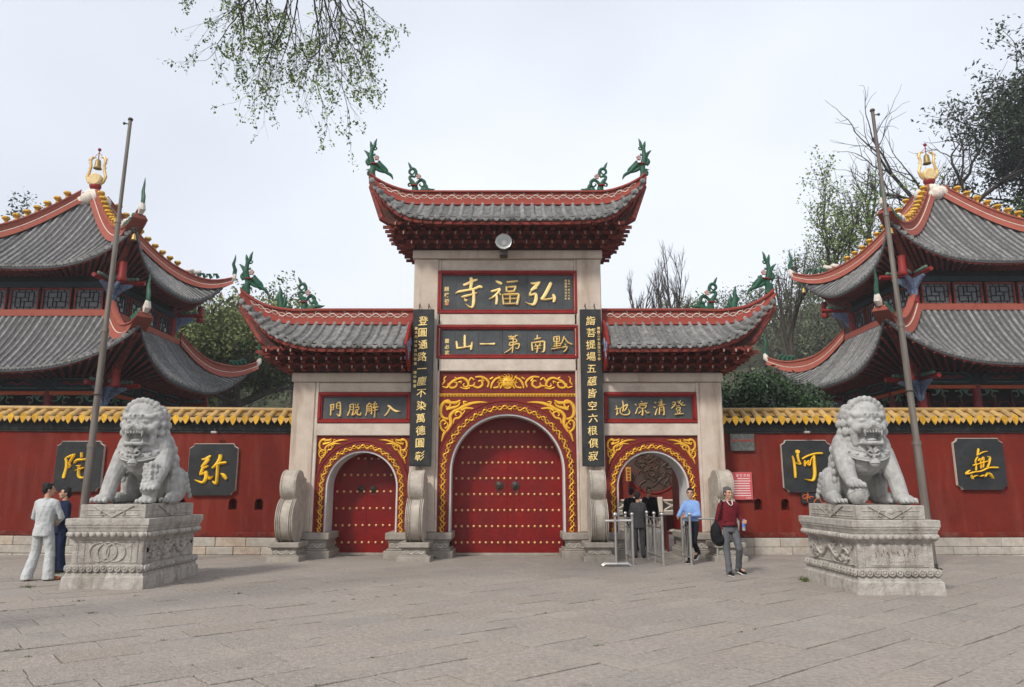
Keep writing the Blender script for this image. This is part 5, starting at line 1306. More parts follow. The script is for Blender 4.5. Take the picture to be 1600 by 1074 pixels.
    for i in range(25):
        a = R(-100+200*i/24); x, y = math.sin(a), -math.cos(a); z = 1.0-.20*max(0, math.cos(a))**1.2
        P.append([(X(x*.385), -.27+y*.36, z+.09), (X(x*.45), -.26+y*.44, z+.03), (X(x*.465), -.255+y*.455, z-.03), (X(x*.455), -.255+y*.445, z-.07), (X(x*.40), -.27+y*.36, z-.05)])
    m.loft(P, cap=True); m.tube([p[3] for p in P], .018, 6)
    for i in range(2, 23, 2): p = P[i][1]; m.ell((p[0], p[1]-.0, p[2]-.01), (.035, .03, .025), 6, 5)
    child(m, 'collar')
    m = M(); m.ell((0, -.745, .70), (.085, .075, .08)); m.torus((0, -.745, .70), .082, .012, 18, 5, 'z'); m.tube([(0, -.72, .76), (0, -.73, .84)], [.03, .035], 8)
    for s in (-1, 1): m.tube([(0, -.73, .86), (s*.07, -.75, .92), (s*.12, -.72, .88), (s*.07, -.74, .83), (0, -.73, .84)], .022, 6); m.tube([(0, -.72, .88), (s*.08, -.70, 1.0), (s*.11, -.66, 1.06)], [.03, .035, .02], 6)
    child(m, 'bell')
    m = M(); m.ell((0, -.64, 1.09), (.10, .13, .035)); child(m, 'tongue')
    m = M()
    for s in (-1, 1): m.ell((s*.135, -.748, 1.425), (.018, .012, .018), 8, 6)
    child(m, 'pupil')
    if cub:
        m = M(); x0 = X(.33)
        m.cap((x0, -.66, .16), (x0+.02*mir, -.68, .48), .13, .10, 12); m.ell((x0, -.80, .26), (.12, .09, .10)); m.ell((x0, -.74, .07), (.16, .16, .08))
        m.ell((x0, -.68, .62), (.085, .09, .12)); m.cap((x0-.06, -.72, .40), (x0-.09, -.82, .34), .04, .03, 8); m.cap((x0+.06, -.72, .40), (x0+.09, -.82, .34), .04, .03, 8)
        for i in range(6):
            for k in range(4): m.ell((x0-.11+.07*k+(i % 2)*.02, -.70-.10*math.sin(PI*(k+.5)/4), .40+.055*i-.0*k), (.034, .034, .032), 7, 5)
        for s in (-1, 1): m.ell((x0+s*.06, -.87, .31), (.03, .03, .03), 7, 5)
        m.ell((x0, -.89, .25), (.05, .04, .035), 8, 6)
        for i in range(4): m.ell((x0-.12+.08*i, -.87, .05), (.038, .07, .045), 7, 5)
        child(m, 'lion_cub', LIONST, 'all', .0145)
    else:
        m = M(); m.ell((X(.36), -.76, .165), (.175, .175, .165), 24, 16)
        for q in range(3):
            pts = []
            for i in range(25):
                a = 2*PI*i/24; v = Vector((math.cos(a), math.sin(a), 0)) @ Euler((.6*q+.5, 1.1*q, .3)).to_matrix(); pts.append((X(.36)+v.x*.176, -.76+v.y*.176, .165+v.z*.166))
            m.tube(pts, .010, 5)
        r_ = random.Random(2)
        for q in range(12):
            v = Vector((r_.uniform(-1, 1), -1, r_.uniform(-.8, .8))).normalized(); m.torus((X(.36)+v.x*.172, -.76+v.y*.172, .165+v.z*.162), .03, .008, 10, 4)
        child(m, 'stone_ball')
    return t
pedestal(-6.89, 14.0, 1, 'carved grey granite pedestal with three interlocked rings, under the left lion', 'rings')
lion(-6.80, 14.02, 1.39, 1, 'grey granite guardian lion with a cub under its paw, on the left pedestal', True, 1.03)
pedestal(6.18, 13.3, -1, 'carved grey granite pedestal with worn inscription panel, under the right lion', 'text', 1.39)
lion(6.16, 13.30, 1.39, -1, 'grey granite guardian lion with a ball under its paw, on the right pedestal', False, 1.0)
for (x, y) in ((5.42, 13.9), (-7.05, 12.85)):
    pass
# ------------------------------------------------------------------ people
SKIN = mat('skin', (.48,.27,.18), .55, scale=20, var=.12, bump=.05, spec=.4)
HAIR = mat('black_hair', (.012,.010,.010), .5, scale=60, var=.4, bump=.5, bscale=150)
HAIRG = mat('greying_hair', (.13,.125,.12), .6, scale=90, col2=(.04,.04,.04), bump=.5, bscale=150)
EYE_ = mat('dark_eye', (.01,.008,.008), .3, bump=0)
def cloth(name, c, **k): return mat(name, c, .85, scale=9, var=.22, bump=.6, bscale=18, spec=.15, **k)
def person(loc, rz, label, J, cl, hair=HAIR, head=(0, 0), H=1.0, female=False, jacket=False, hands=None, shoes=None, sole=None, belt=False):
    """J: joints in metres for a 1.70 m figure facing -y; cl: (upper, lower) materials; head: (yaw, pitch) in degrees"""
    t = thing('person', (*loc, 0), label, 'person')
    D = dict(pelvis=(0,0,.93), chest=(0,0,1.22), neck=(0,.0,1.43), head=(0,-.02,1.59),
             shL=(-.158,0,1.355), shR=(.158,0,1.355), elL=(-.21,.02,1.08), elR=(.21,.02,1.08), wrL=(-.21,-.05,.85), wrR=(.21,-.05,.85),
             hiL=(-.09,0,.90), hiR=(.09,0,.90), knL=(-.10,-.02,.49), knR=(.10,-.02,.49), anL=(-.11,.02,.09), anR=(.11,.02,.09), toL=(0,-1), toR=(0,-1))
    D.update(J); V = {k: Vector(v) for k, v in D.items() if isinstance(v, tuple) and len(v) == 3}
    def fin(m, name, mt, vx, sm=1):
        me = m.mesh(name, mt, fix=True); me = remesh(me, vx, mt, name, sm)
        if name in ('shirt', 'jacket', 'trousers'):        # creases in the cloth
            sd = loc[0]*3; N = len(me.vertices); C_ = np.empty(N*3, 'f'); NV = np.empty(N*3, 'f'); me.vertices.foreach_get('co', C_); me.vertices.foreach_get('normal', NV); C_ = C_.reshape(-1, 3); NV = NV.reshape(-1, 3)
            q = np.array([.009*mnoise.noise(Vector((x*16+sd, y*16, z*7+x*9))) + .006*abs(mnoise.noise(Vector((x*7+sd, y*7, z*22)))) - .002 for x, y, z in C_.tolist()], 'f')
            me.vertices.foreach_set('co', (C_ + NV*q[:, None]).ravel()); me.update()
        return inst(name, me, t, (*loc, 0), scale=(H, H, H))
    # ---- skin: one body
    m = M(); hd = V['head']; e = Euler((R(head[1]), 0, R(head[0]))); hm = e.to_matrix()
    def hp(x, y, z): return hd + hm @ Vector((x, y, z))
    def he(x, y, z, a, b, c, n=12, k=9): m.ell(hp(x, y, z), (a, b, c), n, k, rot=e)
    he(0, .01, .025, .073, .090, .088); he(0, -.025, -.035, .058, .062, .072); he(0, -.055, -.085, .032, .03, .025); he(0, -.082, -.012, .026, .02, .03)
    m.cap(hp(0, -.085, .015), hp(0, -.104, -.022), .010, .014, 8); he(0, -.088, -.056, .026, .012, .008); he(0, -.084, -.068, .02, .012, .007)
    for s in (-1, 1): he(s*.075, .012, -.005, .012, .022, .032, 8, 6); he(s*.04, -.062, -.02, .026, .022, .024, 8, 6); he(s*.032, -.078, .032, .024, .012, .008, 8, 6)
    m.cap(V['neck']-Vector((0,0,.06)), hd+Vector((0,.015,-.05)), .056, .05, 10)
    m.cap(V['pelvis']-Vector((0,0,.03)), V['chest'], .09, .085, 12)
    for s, a in (('L', -1), ('R', 1)):
        m.cap(V['chest'], V['sh'+s], .07, .04, 8); m.cap(V['sh'+s], V['el'+s], .045, .036, 8); m.cap(V['el'+s], V['wr'+s], .036, .026, 8)
        m.cap(V['hi'+s], V['kn'+s], .075, .05, 8); m.cap(V['kn'+s], V['an'+s], .05, .034, 8); m.cap(V['pelvis']-Vector((0,0,.05)), V['hi'+s], .075, .07, 8)
        # hand: palm, four unequal curled fingers, thumb
        f = (V['wr'+s]-V['el'+s]).normalized(); hdv = hands.get(s) if hands else None
        if hdv: f = Vector(hdv).normalized()
        side = f.cross(Vector((0, 1, 0)) if abs(f.y) < .8 else Vector((1, 0, 0))).normalized(); nrm = side.cross(f).normalized()*(-a if s == 'L' else a)
        w0 = V['wr'+s]; pc = w0+f*.05; m.cap(w0, w0+f*.03, .026, .028, 8)
        for q in (-1.5, -.5, .5, 1.5): m.cap(w0+f*.025+side*q*.012, w0+f*.085+side*q*.019, .013, .012, 7)
        for q, ln in ((-1.5, .062), (-.5, .075), (.5, .080), (1.5, .070)):
            b0 = w0+f*.088+side*q*.020; b1 = b0+f*ln*.45+nrm*.010; b2 = b1+f*ln*.35+nrm*.022; m.cap(b0, b1, .0098, .0090, 7); m.cap(b1, b2, .0090, .0078, 7)
        b0 = w0+f*.03+side*.028; b1 = b0+side*.026+f*.035+nrm*.008; m.cap(b0, b1, .012, .011, 7); m.cap(b1, b1+f*.030+nrm*.010, .011, .009, 7)
        an = V['an'+s]; tv = Vector((*D['to'+s], 0)).normalized(); m.cap(an-Vector((0,0,.03)), an+tv*.13-Vector((0,0,.055)), .036, .028, 8)
    fin(m, 'body', SKIN, .0078)
    # ---- hair
    m = M(); he(0, .030, .056, .079, .088, .074, 14, 10); he(0, .06, .0, .072, .058, .075); he(0, -.040, .098, .052, .038, .020)
    for s in (-1, 1): he(s*.066, .02, .035, .022, .06, .045, 8, 6)
    r_ = random.Random(int(loc[0]*100) & 255)
    for i in range(26):
        a = r_.uniform(0, 6.28); b = r_.uniform(.3, 1.5); he(.076*math.cos(a)*math.cos(b), .034+.086*math.sin(a)*math.cos(b)*(1 if math.sin(a) > 0 else .85), .066+.066*math.sin(b), .017, .017, .013, 6, 5)
    if female: he(0, .10, -.01, .04, .04, .045); he(0, .075, -.05, .055, .04, .05)
    fin(m, 'hair', hair, .009)
    for s in (-1, 1): m = M(); me = m.ell((0,0,0), (.013, .006, .0055), 8, 6).mesh('eye', EYE_, smooth='all'); inst('eye', me, t, Vector((*loc, 0))+Vector(hp(s*.031, -.088, .014))*H, (0, 0, R(head[0])), (H, H, H))
    for s in (-1, 1): m = M(); me = m.ell((0,0,0), (.020, .006, .004), 8, 6).mesh('eyebrow', hair, smooth='all'); inst('eyebrow', me, t, Vector((*loc, 0))+Vector(hp(s*.032, -.090, .036))*H, (0, 0, R(head[0])), (H, H, H))
    # ---- upper garment
    m = M(); pe, ch, nk = V['pelvis'], V['chest'], V['neck']; ax = (V['shR']-V['shL']); ax.z = 0; ax.normalize(); fw = Vector((ax.y, -ax.x, 0))
    def oval(c, a, b, n=18): return [c + ax*(a*math.cos(q)) + fw*(b*math.sin(q)) for q in [2*PI*i/n for i in range(n)]]
    low = -.16 if jacket else .025
    hemw = .185 if jacket else .165
    sc = .93 if female else 1
    rings = [oval(pe+Vector((0,0,low)), hemw*sc, .135*sc), oval(pe+Vector((0,0,low+.03)), hemw*sc, .135*sc), oval(pe.lerp(ch, .30), .158*sc, .118*sc), oval(pe.lerp(ch, .6), .165*sc, .122*sc), oval(ch, .178*sc, .128*sc), oval(ch.lerp(nk, .45), .182*sc, .118*sc), oval(ch.lerp(nk, .72), .150*sc, .095*sc), oval(ch.lerp(nk, .93), .080, .07), oval(nk+Vector((0,0,.0)), .062, .062)]
    m.loft(rings)
    for s in 'LR':
        sh, el_, wr = V['sh'+s], V['el'+s], V['wr'+s]; m.cap(sh-(sh-nk)*.25, sh, .066, .062, 10); m.cap(sh, el_, .063, .053, 10)
        end = wr if J.get('long', True) else el_.lerp(wr, .1); m.cap(el_, end, .055, .044, 10)
    m.torus(nk+Vector((0,0,.004)), .060, .014, 18, 6, 'z')
    # folds
    for i in range(9):
        z = lerp(.9 if jacket else 1.08, 1.3, r_.random()); s = r_.choice((-1, 1)); c0 = Vector((pe.x, pe.y, 0)).lerp(Vector((ch.x, ch.y, 0)), (z-.93)/.29); a = r_.uniform(-2.6, -.5)
        p = c0+Vector((0,0,z))+ax*.155*math.cos(a)+fw*.112*-math.sin(a); m.cap(p, p+ax*s*.05+Vector((0,0,-.08)), .016, .01, 6)
    up = fin(m, 'jacket' if jacket else 'shirt', cl[0], .0115, 2)
    # ---- trousers and shoes
    m = M(); fl_ = J.get('flare', 1.0)
    m.loft([oval(pe+Vector((0,0,-.10)), .155*sc, .12), oval(pe+Vector((0,0,.0)), .160*sc, .125), oval(pe+Vector((0,0,.035)), .158*sc, .124)])
    for s in 'LR':
        hi, kn, an = V['hi'+s], V['kn'+s], V['an'+s]; m.cap(hi+Vector((0,0,-.02)), kn, .093, .068*fl_**.5, 12); end = an+Vector((0, .01, .0)); m.tube([kn, kn.lerp(end, .5), end, end+Vector((0,-.005,-.060))], [.068*fl_**.5, .062*fl_, .066*fl_, .074*fl_], 12)
        for q in range(3): p = kn.lerp(an, .2+.3*q); m.cap(p+ax*.05*(1 if q % 2 else -1)*fl_, p+fw*.05*fl_+Vector((0,0,.04)), .016, .012, 6)
    fin(m, 'trousers', cl[1], .0115, 2)
    for s in 'LR':
        an = V['an'+s]; tv = Vector((*D['to'+s], 0)).normalized(); m = M(); drop = an.z-.09; pit = J.get('pit'+s, 0)
        b = an-Vector((0,0,.045)); tip = b+tv*.16+Vector((0,0,-.012+pit)); m.cap(b-tv*.045-Vector((0,0,.006)), b+tv*.03+Vector((0,0,.004)), .045, .048, 10); m.cap(b+tv*.03-Vector((0,0,.002)), tip, .048, .034, 10)
        o = fin(m, 'shoe', shoes or EYE_, .0115, 1)
        if sole:
            m = M(); m.tube([b-tv*.08-Vector((0,0,.037)), b-Vector((0,0,.037)), tip-tv*.04-Vector((0,0,.026)), tip+tv*.03-Vector((0,0,.026))], [.030,.048,.047,.024], 8, flat=((0,0,1), .25)); inst('sole', m.mesh('sole', sole), t, (*loc, 0), scale=(H, H, H))
    if belt:
        m = M(); m.loft([oval(pe+Vector((0,0,.00)), .168, .131), oval(pe+Vector((0,0,.035)), .166, .129)]); inst('belt', m.mesh('belt', EYE_, smooth=True), t, (*loc, 0), scale=(H, H, H))
    t.rotation_euler[2] = rz
    return t
C_LG = cloth('pale_grey_cotton', (.50,.52,.52)); C_NV = cloth('navy_cotton', (.012,.02,.05)); C_BL = cloth('light_blue_cotton', (.22,.36,.66)); C_DK = cloth('dark_navy_wool', (.012,.014,.022))
C_MR = cloth('maroon_knit', (.13,.012,.018)); C_GR = cloth('grey_wool', (.115,.12,.13)); C_SU = cloth('dark_grey_wool', (.055,.052,.055)); C_BK = cloth('black_wool', (.012,.012,.014)); C_WH = cloth('white_cotton', (.7,.69,.66))
SH_OR = mat('orange_suede', (.36,.12,.05), .7, scale=20); SOLE = mat('white_rubber', (.7,.68,.64), .6, bump=0)
person((-8.74, 14.15), R(180), 'person in a loose pale grey tang suit, back turned, beside the left pedestal',
       dict(elL=(-.25,-.08,1.10), wrL=(-.10,-.26,1.02), elR=(.25,-.08,1.10), wrR=(.10,-.26,1.05), knL=(-.14,-.03,.50), knR=(.13,-.06,.50), anL=(-.20,.02,.09), anR=(.16,.05,.09), flare=1.45, toL=(-.8,-.5), toR=(.6,-.6)), (C_LG, C_LG), head=(-48, 0), H=1.03, jacket=True, shoes=SH_OR)
person((-9.2, 15.5), R(-38), 'woman in a navy tang suit facing the man in pale grey, beside the left flagpole',
       dict(elL=(-.22,-.04,1.10), wrL=(-.14,-.25,1.0), elR=(.21,.0,1.08), wrR=(.12,-.22,.98), flare=1.15), (C_NV, C_NV), head=(-14, 0), H=.985, female=True, jacket=True, shoes=EYE_)
person((4.10, 17.25), R(-42), 'young man in a light blue shirt and dark trousers leaning on the steel barrier',
       dict(shL=(-.155,-.03,1.355), elL=(-.22,-.14,1.14), wrL=(-.16,-.34,1.07), elR=(.21,-.03,1.11), wrR=(.03,-.30,1.08), hiR=(.09,.0,.9), knR=(.08,-.10,.50), anR=(-.02,.24,.26), toR=(.1,-1), pitR=-.09, knL=(-.10,.02,.48), anL=(-.10,.02,.09)), (C_BL, C_DK), head=(25, 0), H=.975, shoes=EYE_, sole=SOLE, belt=True)
p4 = person((4.32, 15.05), R(6), 'grey haired man in a maroon polo shirt and grey trousers walking towards the camera',
       dict(elL=(-.23,.03,1.10), wrL=(-.19,-.02,.90), elR=(.24,.02,1.12), wrR=(.21,-.17,1.02), knL=(-.10,-.04,.49), anL=(-.09,-.10,.09), knR=(.13,-.12,.52), anR=(.18,.08,.13), pitR=-.04, toR=(.45,-1)), (C_MR, C_GR), hair=HAIRG, head=(14, 6), H=.985, shoes=EYE_, sole=SOLE, belt=True, hands={'R': (-.1,-1,.15)})
person((3.13, 18.75), R(176), 'short man in a dark grey suit seen from behind between the steel barriers',
       dict(knL=(-.09,-.02,.49), anL=(-.11,.02,.09), elL=(-.20,-.03,1.10), wrL=(-.12,-.24,1.03), elR=(.20,-.03,1.10), wrR=(.12,-.24,1.03)), (C_SU, C_SU), head=(-12, 0), H=.925, jacket=True, shoes=EYE_)
person((3.33, 21.0), R(150), 'man in a black suit with back turned, leftmost inside the open arch', dict(elL=(-.24,.02,1.09)), (C_BK, C_BK), head=(10, 0), H=.985, jacket=True, shoes=EYE_)
person((3.98, 21.8), R(-8), 'man in a black suit inside the arch, one hand raised to his chin',
       dict(elL=(-.2,-.16,1.14), wrL=(-.06,-.20,1.36)), (C_BK, C_BK), head=(18, 0), H=1.0, jacket=True, shoes=EYE_, hands={'L': (.25,.0,1)})
# collar and shoulder bag, bottle
def wp(x, y, z, base=(4.32, 15.05), rz=R(6), H=.985): c, s = math.cos(rz), math.sin(rz); return Vector((base[0]+(x*c-y*s)*H, base[1]+(x*s+y*c)*H, z*H))
m = M(); m.tube([wp(-.05, -.06, 1.44), wp(-.03, -.12, 1.38), wp(.0, -.13, 1.35)], [.010, .009, .004], 6); m.tube([wp(.06, -.06, 1.44), wp(.04, -.12, 1.38), wp(.01, -.13, 1.35)], [.010, .009, .004], 6)
cpo = bpy.data.objects.new('collar', m.mesh('collar', C_WH, (4.32, 15.05, 0), smooth=True)); COL.objects.link(cpo); cpo.parent = p4; cpo.rotation_euler[2] = -R(6)
cpo.data.transform(Matrix.Identity(4))
t = thing('shoulder_bag', wp(-.27, .05, .75), 'black soft bag hanging from the shoulder of the man in maroon', 'bag')
mb = M(); c = wp(-.27, .04, .80)
mb.ell(c+Vector((0,0,.0)), (.12, .15, .22)); mb.ell(c+Vector((.05,0,-.12)), (.13, .15, .13)); mb.ell(c+Vector((.03,.0,.16)), (.06, .08, .1)); mb = mb.mesh('bag_body', C_BK); mb = remesh(mb, .014, C_BK, 'bag_body', 3)
o = bpy.data.objects.new('bag_body', mb); COL.objects.link(o); o.parent = t; o.location = -t.location
M().tube([wp(-.26, .0, 1.0), wp(-.21, -.10, 1.22), wp(-.15, -.07, 1.44), wp(-.14, .0, 1.46), wp(-.20, .10, 1.28), wp(-.27, .10, 1.0)], .018, 6, flat=((1,0,0), .6)).build('strap', C_BK, t, smooth=True)
q = wp(.20, -.235, 1.0); t = thing('water_bottle', q, 'clear plastic water bottle with a blue cap in the hand of the man in maroon', 'bottle')
M().lathe(q+Vector((0,0,-.13)), [(0, 0), (.030, 0), (.031, .05), (.028, .08), (.031, .12), (.030, .16), (.013, .19), (.013, .2)], 12).build('bottle_body', mat('clear_plastic', (.75,.8,.85), .1, bump=0, trans=.7, spec=.5), t, smooth=40)
M().lathe(q+Vector((0,0,-.13)), [(.0325, .07), (.0325, .14)], 12).build('label', mat('blue_label', (.08,.2,.6), .5, bump=0), t); M().lathe(q+Vector((0,0,.072)), [(0, 0), (.016, 0), (.016, .02), (0, .02)], 10).build('cap', MATS['blue_label'], t)
# ------------------------------------------------------------------ steel barriers and chair at the open arch
def barrier(p0, p1, label, n):
    t = thing('steel_barrier', (p0[0], p0[1], 0), label, 'barrier', 'steel barriers at the open arch')
    p0 = Vector((*p0, 0)); p1 = Vector((*p1, 0)); up = Vector((0, 0, 1))
    for i in range(n):
        p = p0.lerp(p1, i/(n-1)); r = .030 if i in (0, n-1) else .024
        m = M().cyl(p, p+up*1.06, r, r, 12); m.cyl(p, p+up*.02, r*1.6, r*1.6, 12); m.ell(p+up*1.10, (.043,.043,.043), 12, 8); m.build('post', STEEL, t, smooth=40)
    m = M()
    for z in (.16, .80, 1.0): m.cyl(p0+up*z, p1+up*z, .018, .018, 8)
    m.build('rail', STEEL, t, smooth=40)
    k = (n-1)*5
    for i in range(1, k):
        if i % 5 == 0: continue
        p = p0.lerp(p1, i/k); M().cyl(p+up*.16, p+up*.80, .010, .010, 6).build('bar', STEEL, t, smooth=40)
    m = M(); L = (p1-p0).length; d = (p1-p0).normalized()
    for i in range((n-1)*2):
        a = p0+d*(L*(i+.5)/((n-1)*2))+up*.90; w_ = L/((n-1)*4)*.9
        m.tube([a-d*w_, a+up*.09, a+d*w_, a-up*.09, a-d*w_], .010, 5)
    m.build('diamond_infill', STEEL, t)
    return t
barrier((2.69, 16.95), (2.66, 17.75), 'short steel barrier left of the man in the grey suit, behind the single post', 2)
barrier((3.34, 16.85), (3.27, 18.35), 'three post steel barrier between the grey suited man and the open passage', 3)
barrier((3.98, 16.95), (3.95, 17.6), 'steel barrier the man in the blue shirt leans on', 2)
t = thing('barrier_stand', (2.27, 16.65, 0), 'single chrome post on a striped double bar foot with a white horizontal rail', 'barrier')
m = M().cyl((2.27, 16.65, .05), (2.27, 16.65, 1.06), .030, .026, 12); m.build('post', STEEL, t, smooth=40); M().ell((2.27, 16.65, 1.10), (.055,.055,.06)).build('ball_cap', STEEL, t, smooth='all')
for dy in (-.09, .09):
    m = M(); m.tube([(1.97, 16.65+dy, .02), (2.02, 16.65+dy, .06), (2.52, 16.65+dy, .06), (2.57, 16.65+dy, .02)], .03, 8); m.build('foot_bar', STEEL, t, smooth=40)
M().cyl((2.15, 16.56, .05), (2.15, 16.74, .05), .02, .02, 6).build('foot_link', STEEL, t)
M().cyl((2.06, 16.72, .965), (2.66, 16.92, .965), .022, .022, 8).build('rail', mat('white_painted_rail', (.75,.73,.7), .4, bump=0), t, smooth=40)
t = thing('barrier_rail', (4.1, 17.5, 0), 'horizontal steel rail from the blue shirted man towards the right drum stone', 'barrier')
M().cyl((4.02, 17.55, .975), (4.82, 17.75, .975), .022, .022, 8).build('rail', STEEL, t, smooth=40); M().cyl((4.78, 17.74, 0), (4.78, 17.74, .98), .025, .025, 8).build('post', STEEL, t, smooth=40)
t = thing('wooden_chair', (4.42, 20.9, 0), 'dark red wooden chair inside the open arch behind the blue shirted man', 'chair')
dr = mat('dark_red_wood', (.13,.018,.015), .45, scale=6, var=.4)
for x in (4.22, 4.60):
    for y in (20.6, 21.1): M().cbox(x-.025, x+.025, y-.025, y+.025, 0, .45 if y < 21 else .95, .005).build('leg', dr, t)
M().cbox(4.18, 4.64, 20.56, 21.14, .451, .49).build('seat', dr, t); M().cbox(4.2, 4.62, 21.08, 21.12, .5, .93).build('backrest', dr, t)
M().cbox(4.19, 4.20+.012, 20.62, 21.08, .05, .93).build('side_panel', dr, t)
c_ = M().ell((4.45, 20.8, .53), (.17, .2, .05)); tag(c_.build('white_cloth', WHITE, None, smooth='all'), 'folded white cloth lying on the dark red chair seat', 'cloth')
# moss and grass tufts along joints and bases
def tuft(m, x, y, r, n, h, r_):
    for i in range(n):
        a = r_.uniform(0, 6.28); d = r_.uniform(0, r); px, py = x+d*math.cos(a), y+d*math.sin(a)*.6; b = r_.uniform(0, 6.28); hh = h*r_.uniform(.4, 1); w_ = .006
        m.add([(px-w_*math.cos(b), py-w_*math.sin(b), 0), (px+w_*math.cos(b), py+w_*math.sin(b), 0), (px+hh*.5*math.sin(b*3), py+hh*.5*math.cos(b*3), hh)], [(0,1,2)])
gm_ = M(); r_ = random.Random(8)
for x, y, r, n, h in ((5.40, 14.2, .12, 90, .09), (5.35, 14.0, .08, 50, .07), (-8.3, 13.2, .15, 60, .05), (-1.95, 18.50, .18, 120, .08), (-6.5, 11.6, .1, 30, .03), (-9.0, 15.2, .15, 40, .04), (-5.7, 10.5, .1, 25, .03), (-4.4, 12.4, .08, 25, .03)): tuft(gm_, x, y, r, n, h, r_)
for i in range(70):
    sl = slabs[r_.randrange(300)]; q = r_.uniform(-.5, .5)*sl[2]; x = sl[0]+q*ca+sl[3]/2*sa; y = sl[1]+q*sa-sl[3]/2*ca
    if x < 3: tuft(gm_, x, y, .05, 16, .016, r_)
tag(gm_.build('grass_tufts', mat('moss_green', (.09,.12,.03), .8, scale=20), None, fix=False), 'small tufts of grass and moss in the paving joints and at the stone bases', 'grass', kind='stuff')
# ------------------------------------------------------------------ trees and hillside
def leafmat(name, col, col2, rough=.55):
    m = mat(name, col, rough, scale=.9, col2=col2, bump=0, island=.35, spec=.3)
    b = m.node_tree.nodes['Principled BSDF']; m.node_tree.links
    try: b.inputs['Transmission Weight'].default_value = 0
    except Exception: pass
    return m
BARK = mat('bark', (.085,.07,.055), .9, scale=5, col2=(.04,.033,.027), bump=.6, bscale=20)
BARKD = mat('dark_bark', (.045,.038,.032), .9, scale=5, var=.4, bump=.5, bscale=20)
def leaves(pts, size, n, spread, seed, asp=.5, droop=0.):
    """numpy leaf cloud: n leaves around each of pts"""
    g = np.random.default_rng(seed); P = np.repeat(np.array([tuple(p) for p in pts]), n, axis=0); N = len(P)
    off = g.normal(size=(N, 3)); off /= (np.linalg.norm(off, axis=1, keepdims=True)+1e-9); off *= spread*g.random((N, 1))**.5; P = P + off
    a = g.normal(size=(N, 3)); a[:, 2] -= droop; a /= np.linalg.norm(a, axis=1, keepdims=True)
    nrm = g.normal(size=(N, 3)); nrm[:, 2] += .9; b = np.cross(nrm, a); b /= (np.linalg.norm(b, axis=1, keepdims=True)+1e-9)
    s = size*g.uniform(.6, 1.25, (N, 1)); a = a*s; b = b*s*asp*.5; c = np.cross(a, b); c /= (np.linalg.norm(c, axis=1, keepdims=True)+1e-9)
    V = np.stack([P, P+a*.45+b+c*s*.06, P+a, P+a*.45-b+c*s*.06], axis=1).reshape(-1, 3)
    return V, N
def leaf_obj(name, VN, mt, parent):
    V, N = VN; off = np.array(tuple(wl(parent))) if parent else np.zeros(3)
    me = bpy.data.meshes.new(name); me.vertices.add(N*4); me.vertices.foreach_set('co', (V-off).astype('f').ravel()); me.loops.add(N*4); me.loops.foreach_set('vertex_index', np.arange(N*4, dtype='i'))
    me.polygons.add(N); me.polygons.foreach_set('loop_start', np.arange(0, N*4, 4, dtype='i')); me.update(calc_edges=True); me.materials.append(mt)
    o = bpy.data.objects.new(name, me); COL.objects.link(o); o.parent = parent; return o
def grow(m, p, d, L, r, lev, r_, tips, cfg):
    """cfg: n child counts per level, spread angle, gravity (+ up), wobble, ratio"""
    seg = 5 if lev > 0 else 3; pts = [p]; dirs = [d]
    for i in range(seg):
        d = (d + Vector((r_.gauss(0, cfg['wob']), r_.gauss(0, cfg['wob']), r_.gauss(0, cfg['wob'])+cfg['grav']))).normalized(); p = p + d*(L/seg); pts.append(p); dirs.append(d)
    m.tube(pts, [lerp(r, r*.45, i/seg) for i in range(seg+1)], 7 if lev > 2 else (5 if lev > 1 else 3), cap=False)
    if lev == 0: tips.append(pts[-1]); tips.append(pts[-2]); return
    n = cfg['n'][lev]
    for k in range(n):
        i = min(seg, max(1, int(seg*(cfg['start'] + (1-cfg['start'])*(k+.5)/n)+.5))); a = r_.uniform(0, 6.28); sp = cfg['spread']*r_.uniform(.6, 1.3)
        o = dirs[i].orthogonal().normalized(); o2 = dirs[i].cross(o); nd = (dirs[i]*math.cos(sp) + (o*math.cos(a)+o2*math.sin(a))*math.sin(sp)).normalized()
        grow(m, pts[i], nd, L*cfg['ratio']*r_.uniform(.75, 1.15), r*.5*r_.uniform(.8, 1.1), lev-1, r_, tips, cfg)
    grow(m, pts[-1], dirs[-1], L*cfg['ratio'], r*.45, lev-1, r_, tips, cfg)
def tree(name, base, trunkH, r, L, levels, cfg, seed, label, cat='tree', leaf=None, lmat=None, bmat=None, lean=(0, 0), group=None):
    t = thing(name, base, label, cat, group); r_ = random.Random(seed); m = M(); tips = []; b = Vector(base); top = b + Vector((lean[0], lean[1], trunkH))
    pts = [b - Vector((0, 0, .2))] + [b.lerp(top, q) + Vector((r_.gauss(0, .05*trunkH*.15), r_.gauss(0, .05*trunkH*.15), 0)) for q in (.25, .5, .75)] + [top]
    m.tube(pts, [r*1.25, r, r*.92, r*.85, r*.78], 9, cap=False)
    dirv = (pts[-1]-pts[-2]).normalized()
    nm = cfg.get('main', 4)
    for k in range(nm):
        a = 2*PI*k/nm + r_.uniform(-.4, .4); sp = cfg.get('msp', .6)*r_.uniform(.5, 1.2); st = pts[-1].lerp(pts[-2], r_.uniform(0, .9) if k else 0)
        grow(m, st, (dirv*math.cos(sp)+Vector((math.cos(a), math.sin(a), 0))*math.sin(sp)).normalized(), L*r_.uniform(.8, 1.15), r*.55, levels, r_, tips, cfg)
    m.build('trunk', bmat or BARK, t, fix=False, smooth='all')
    if leaf:
        size, n, spread = leaf[:3]; leaf_obj('crown', leaves(tips, size, n, spread, seed, *(leaf[3:])), lmat, t)
    return t, tips
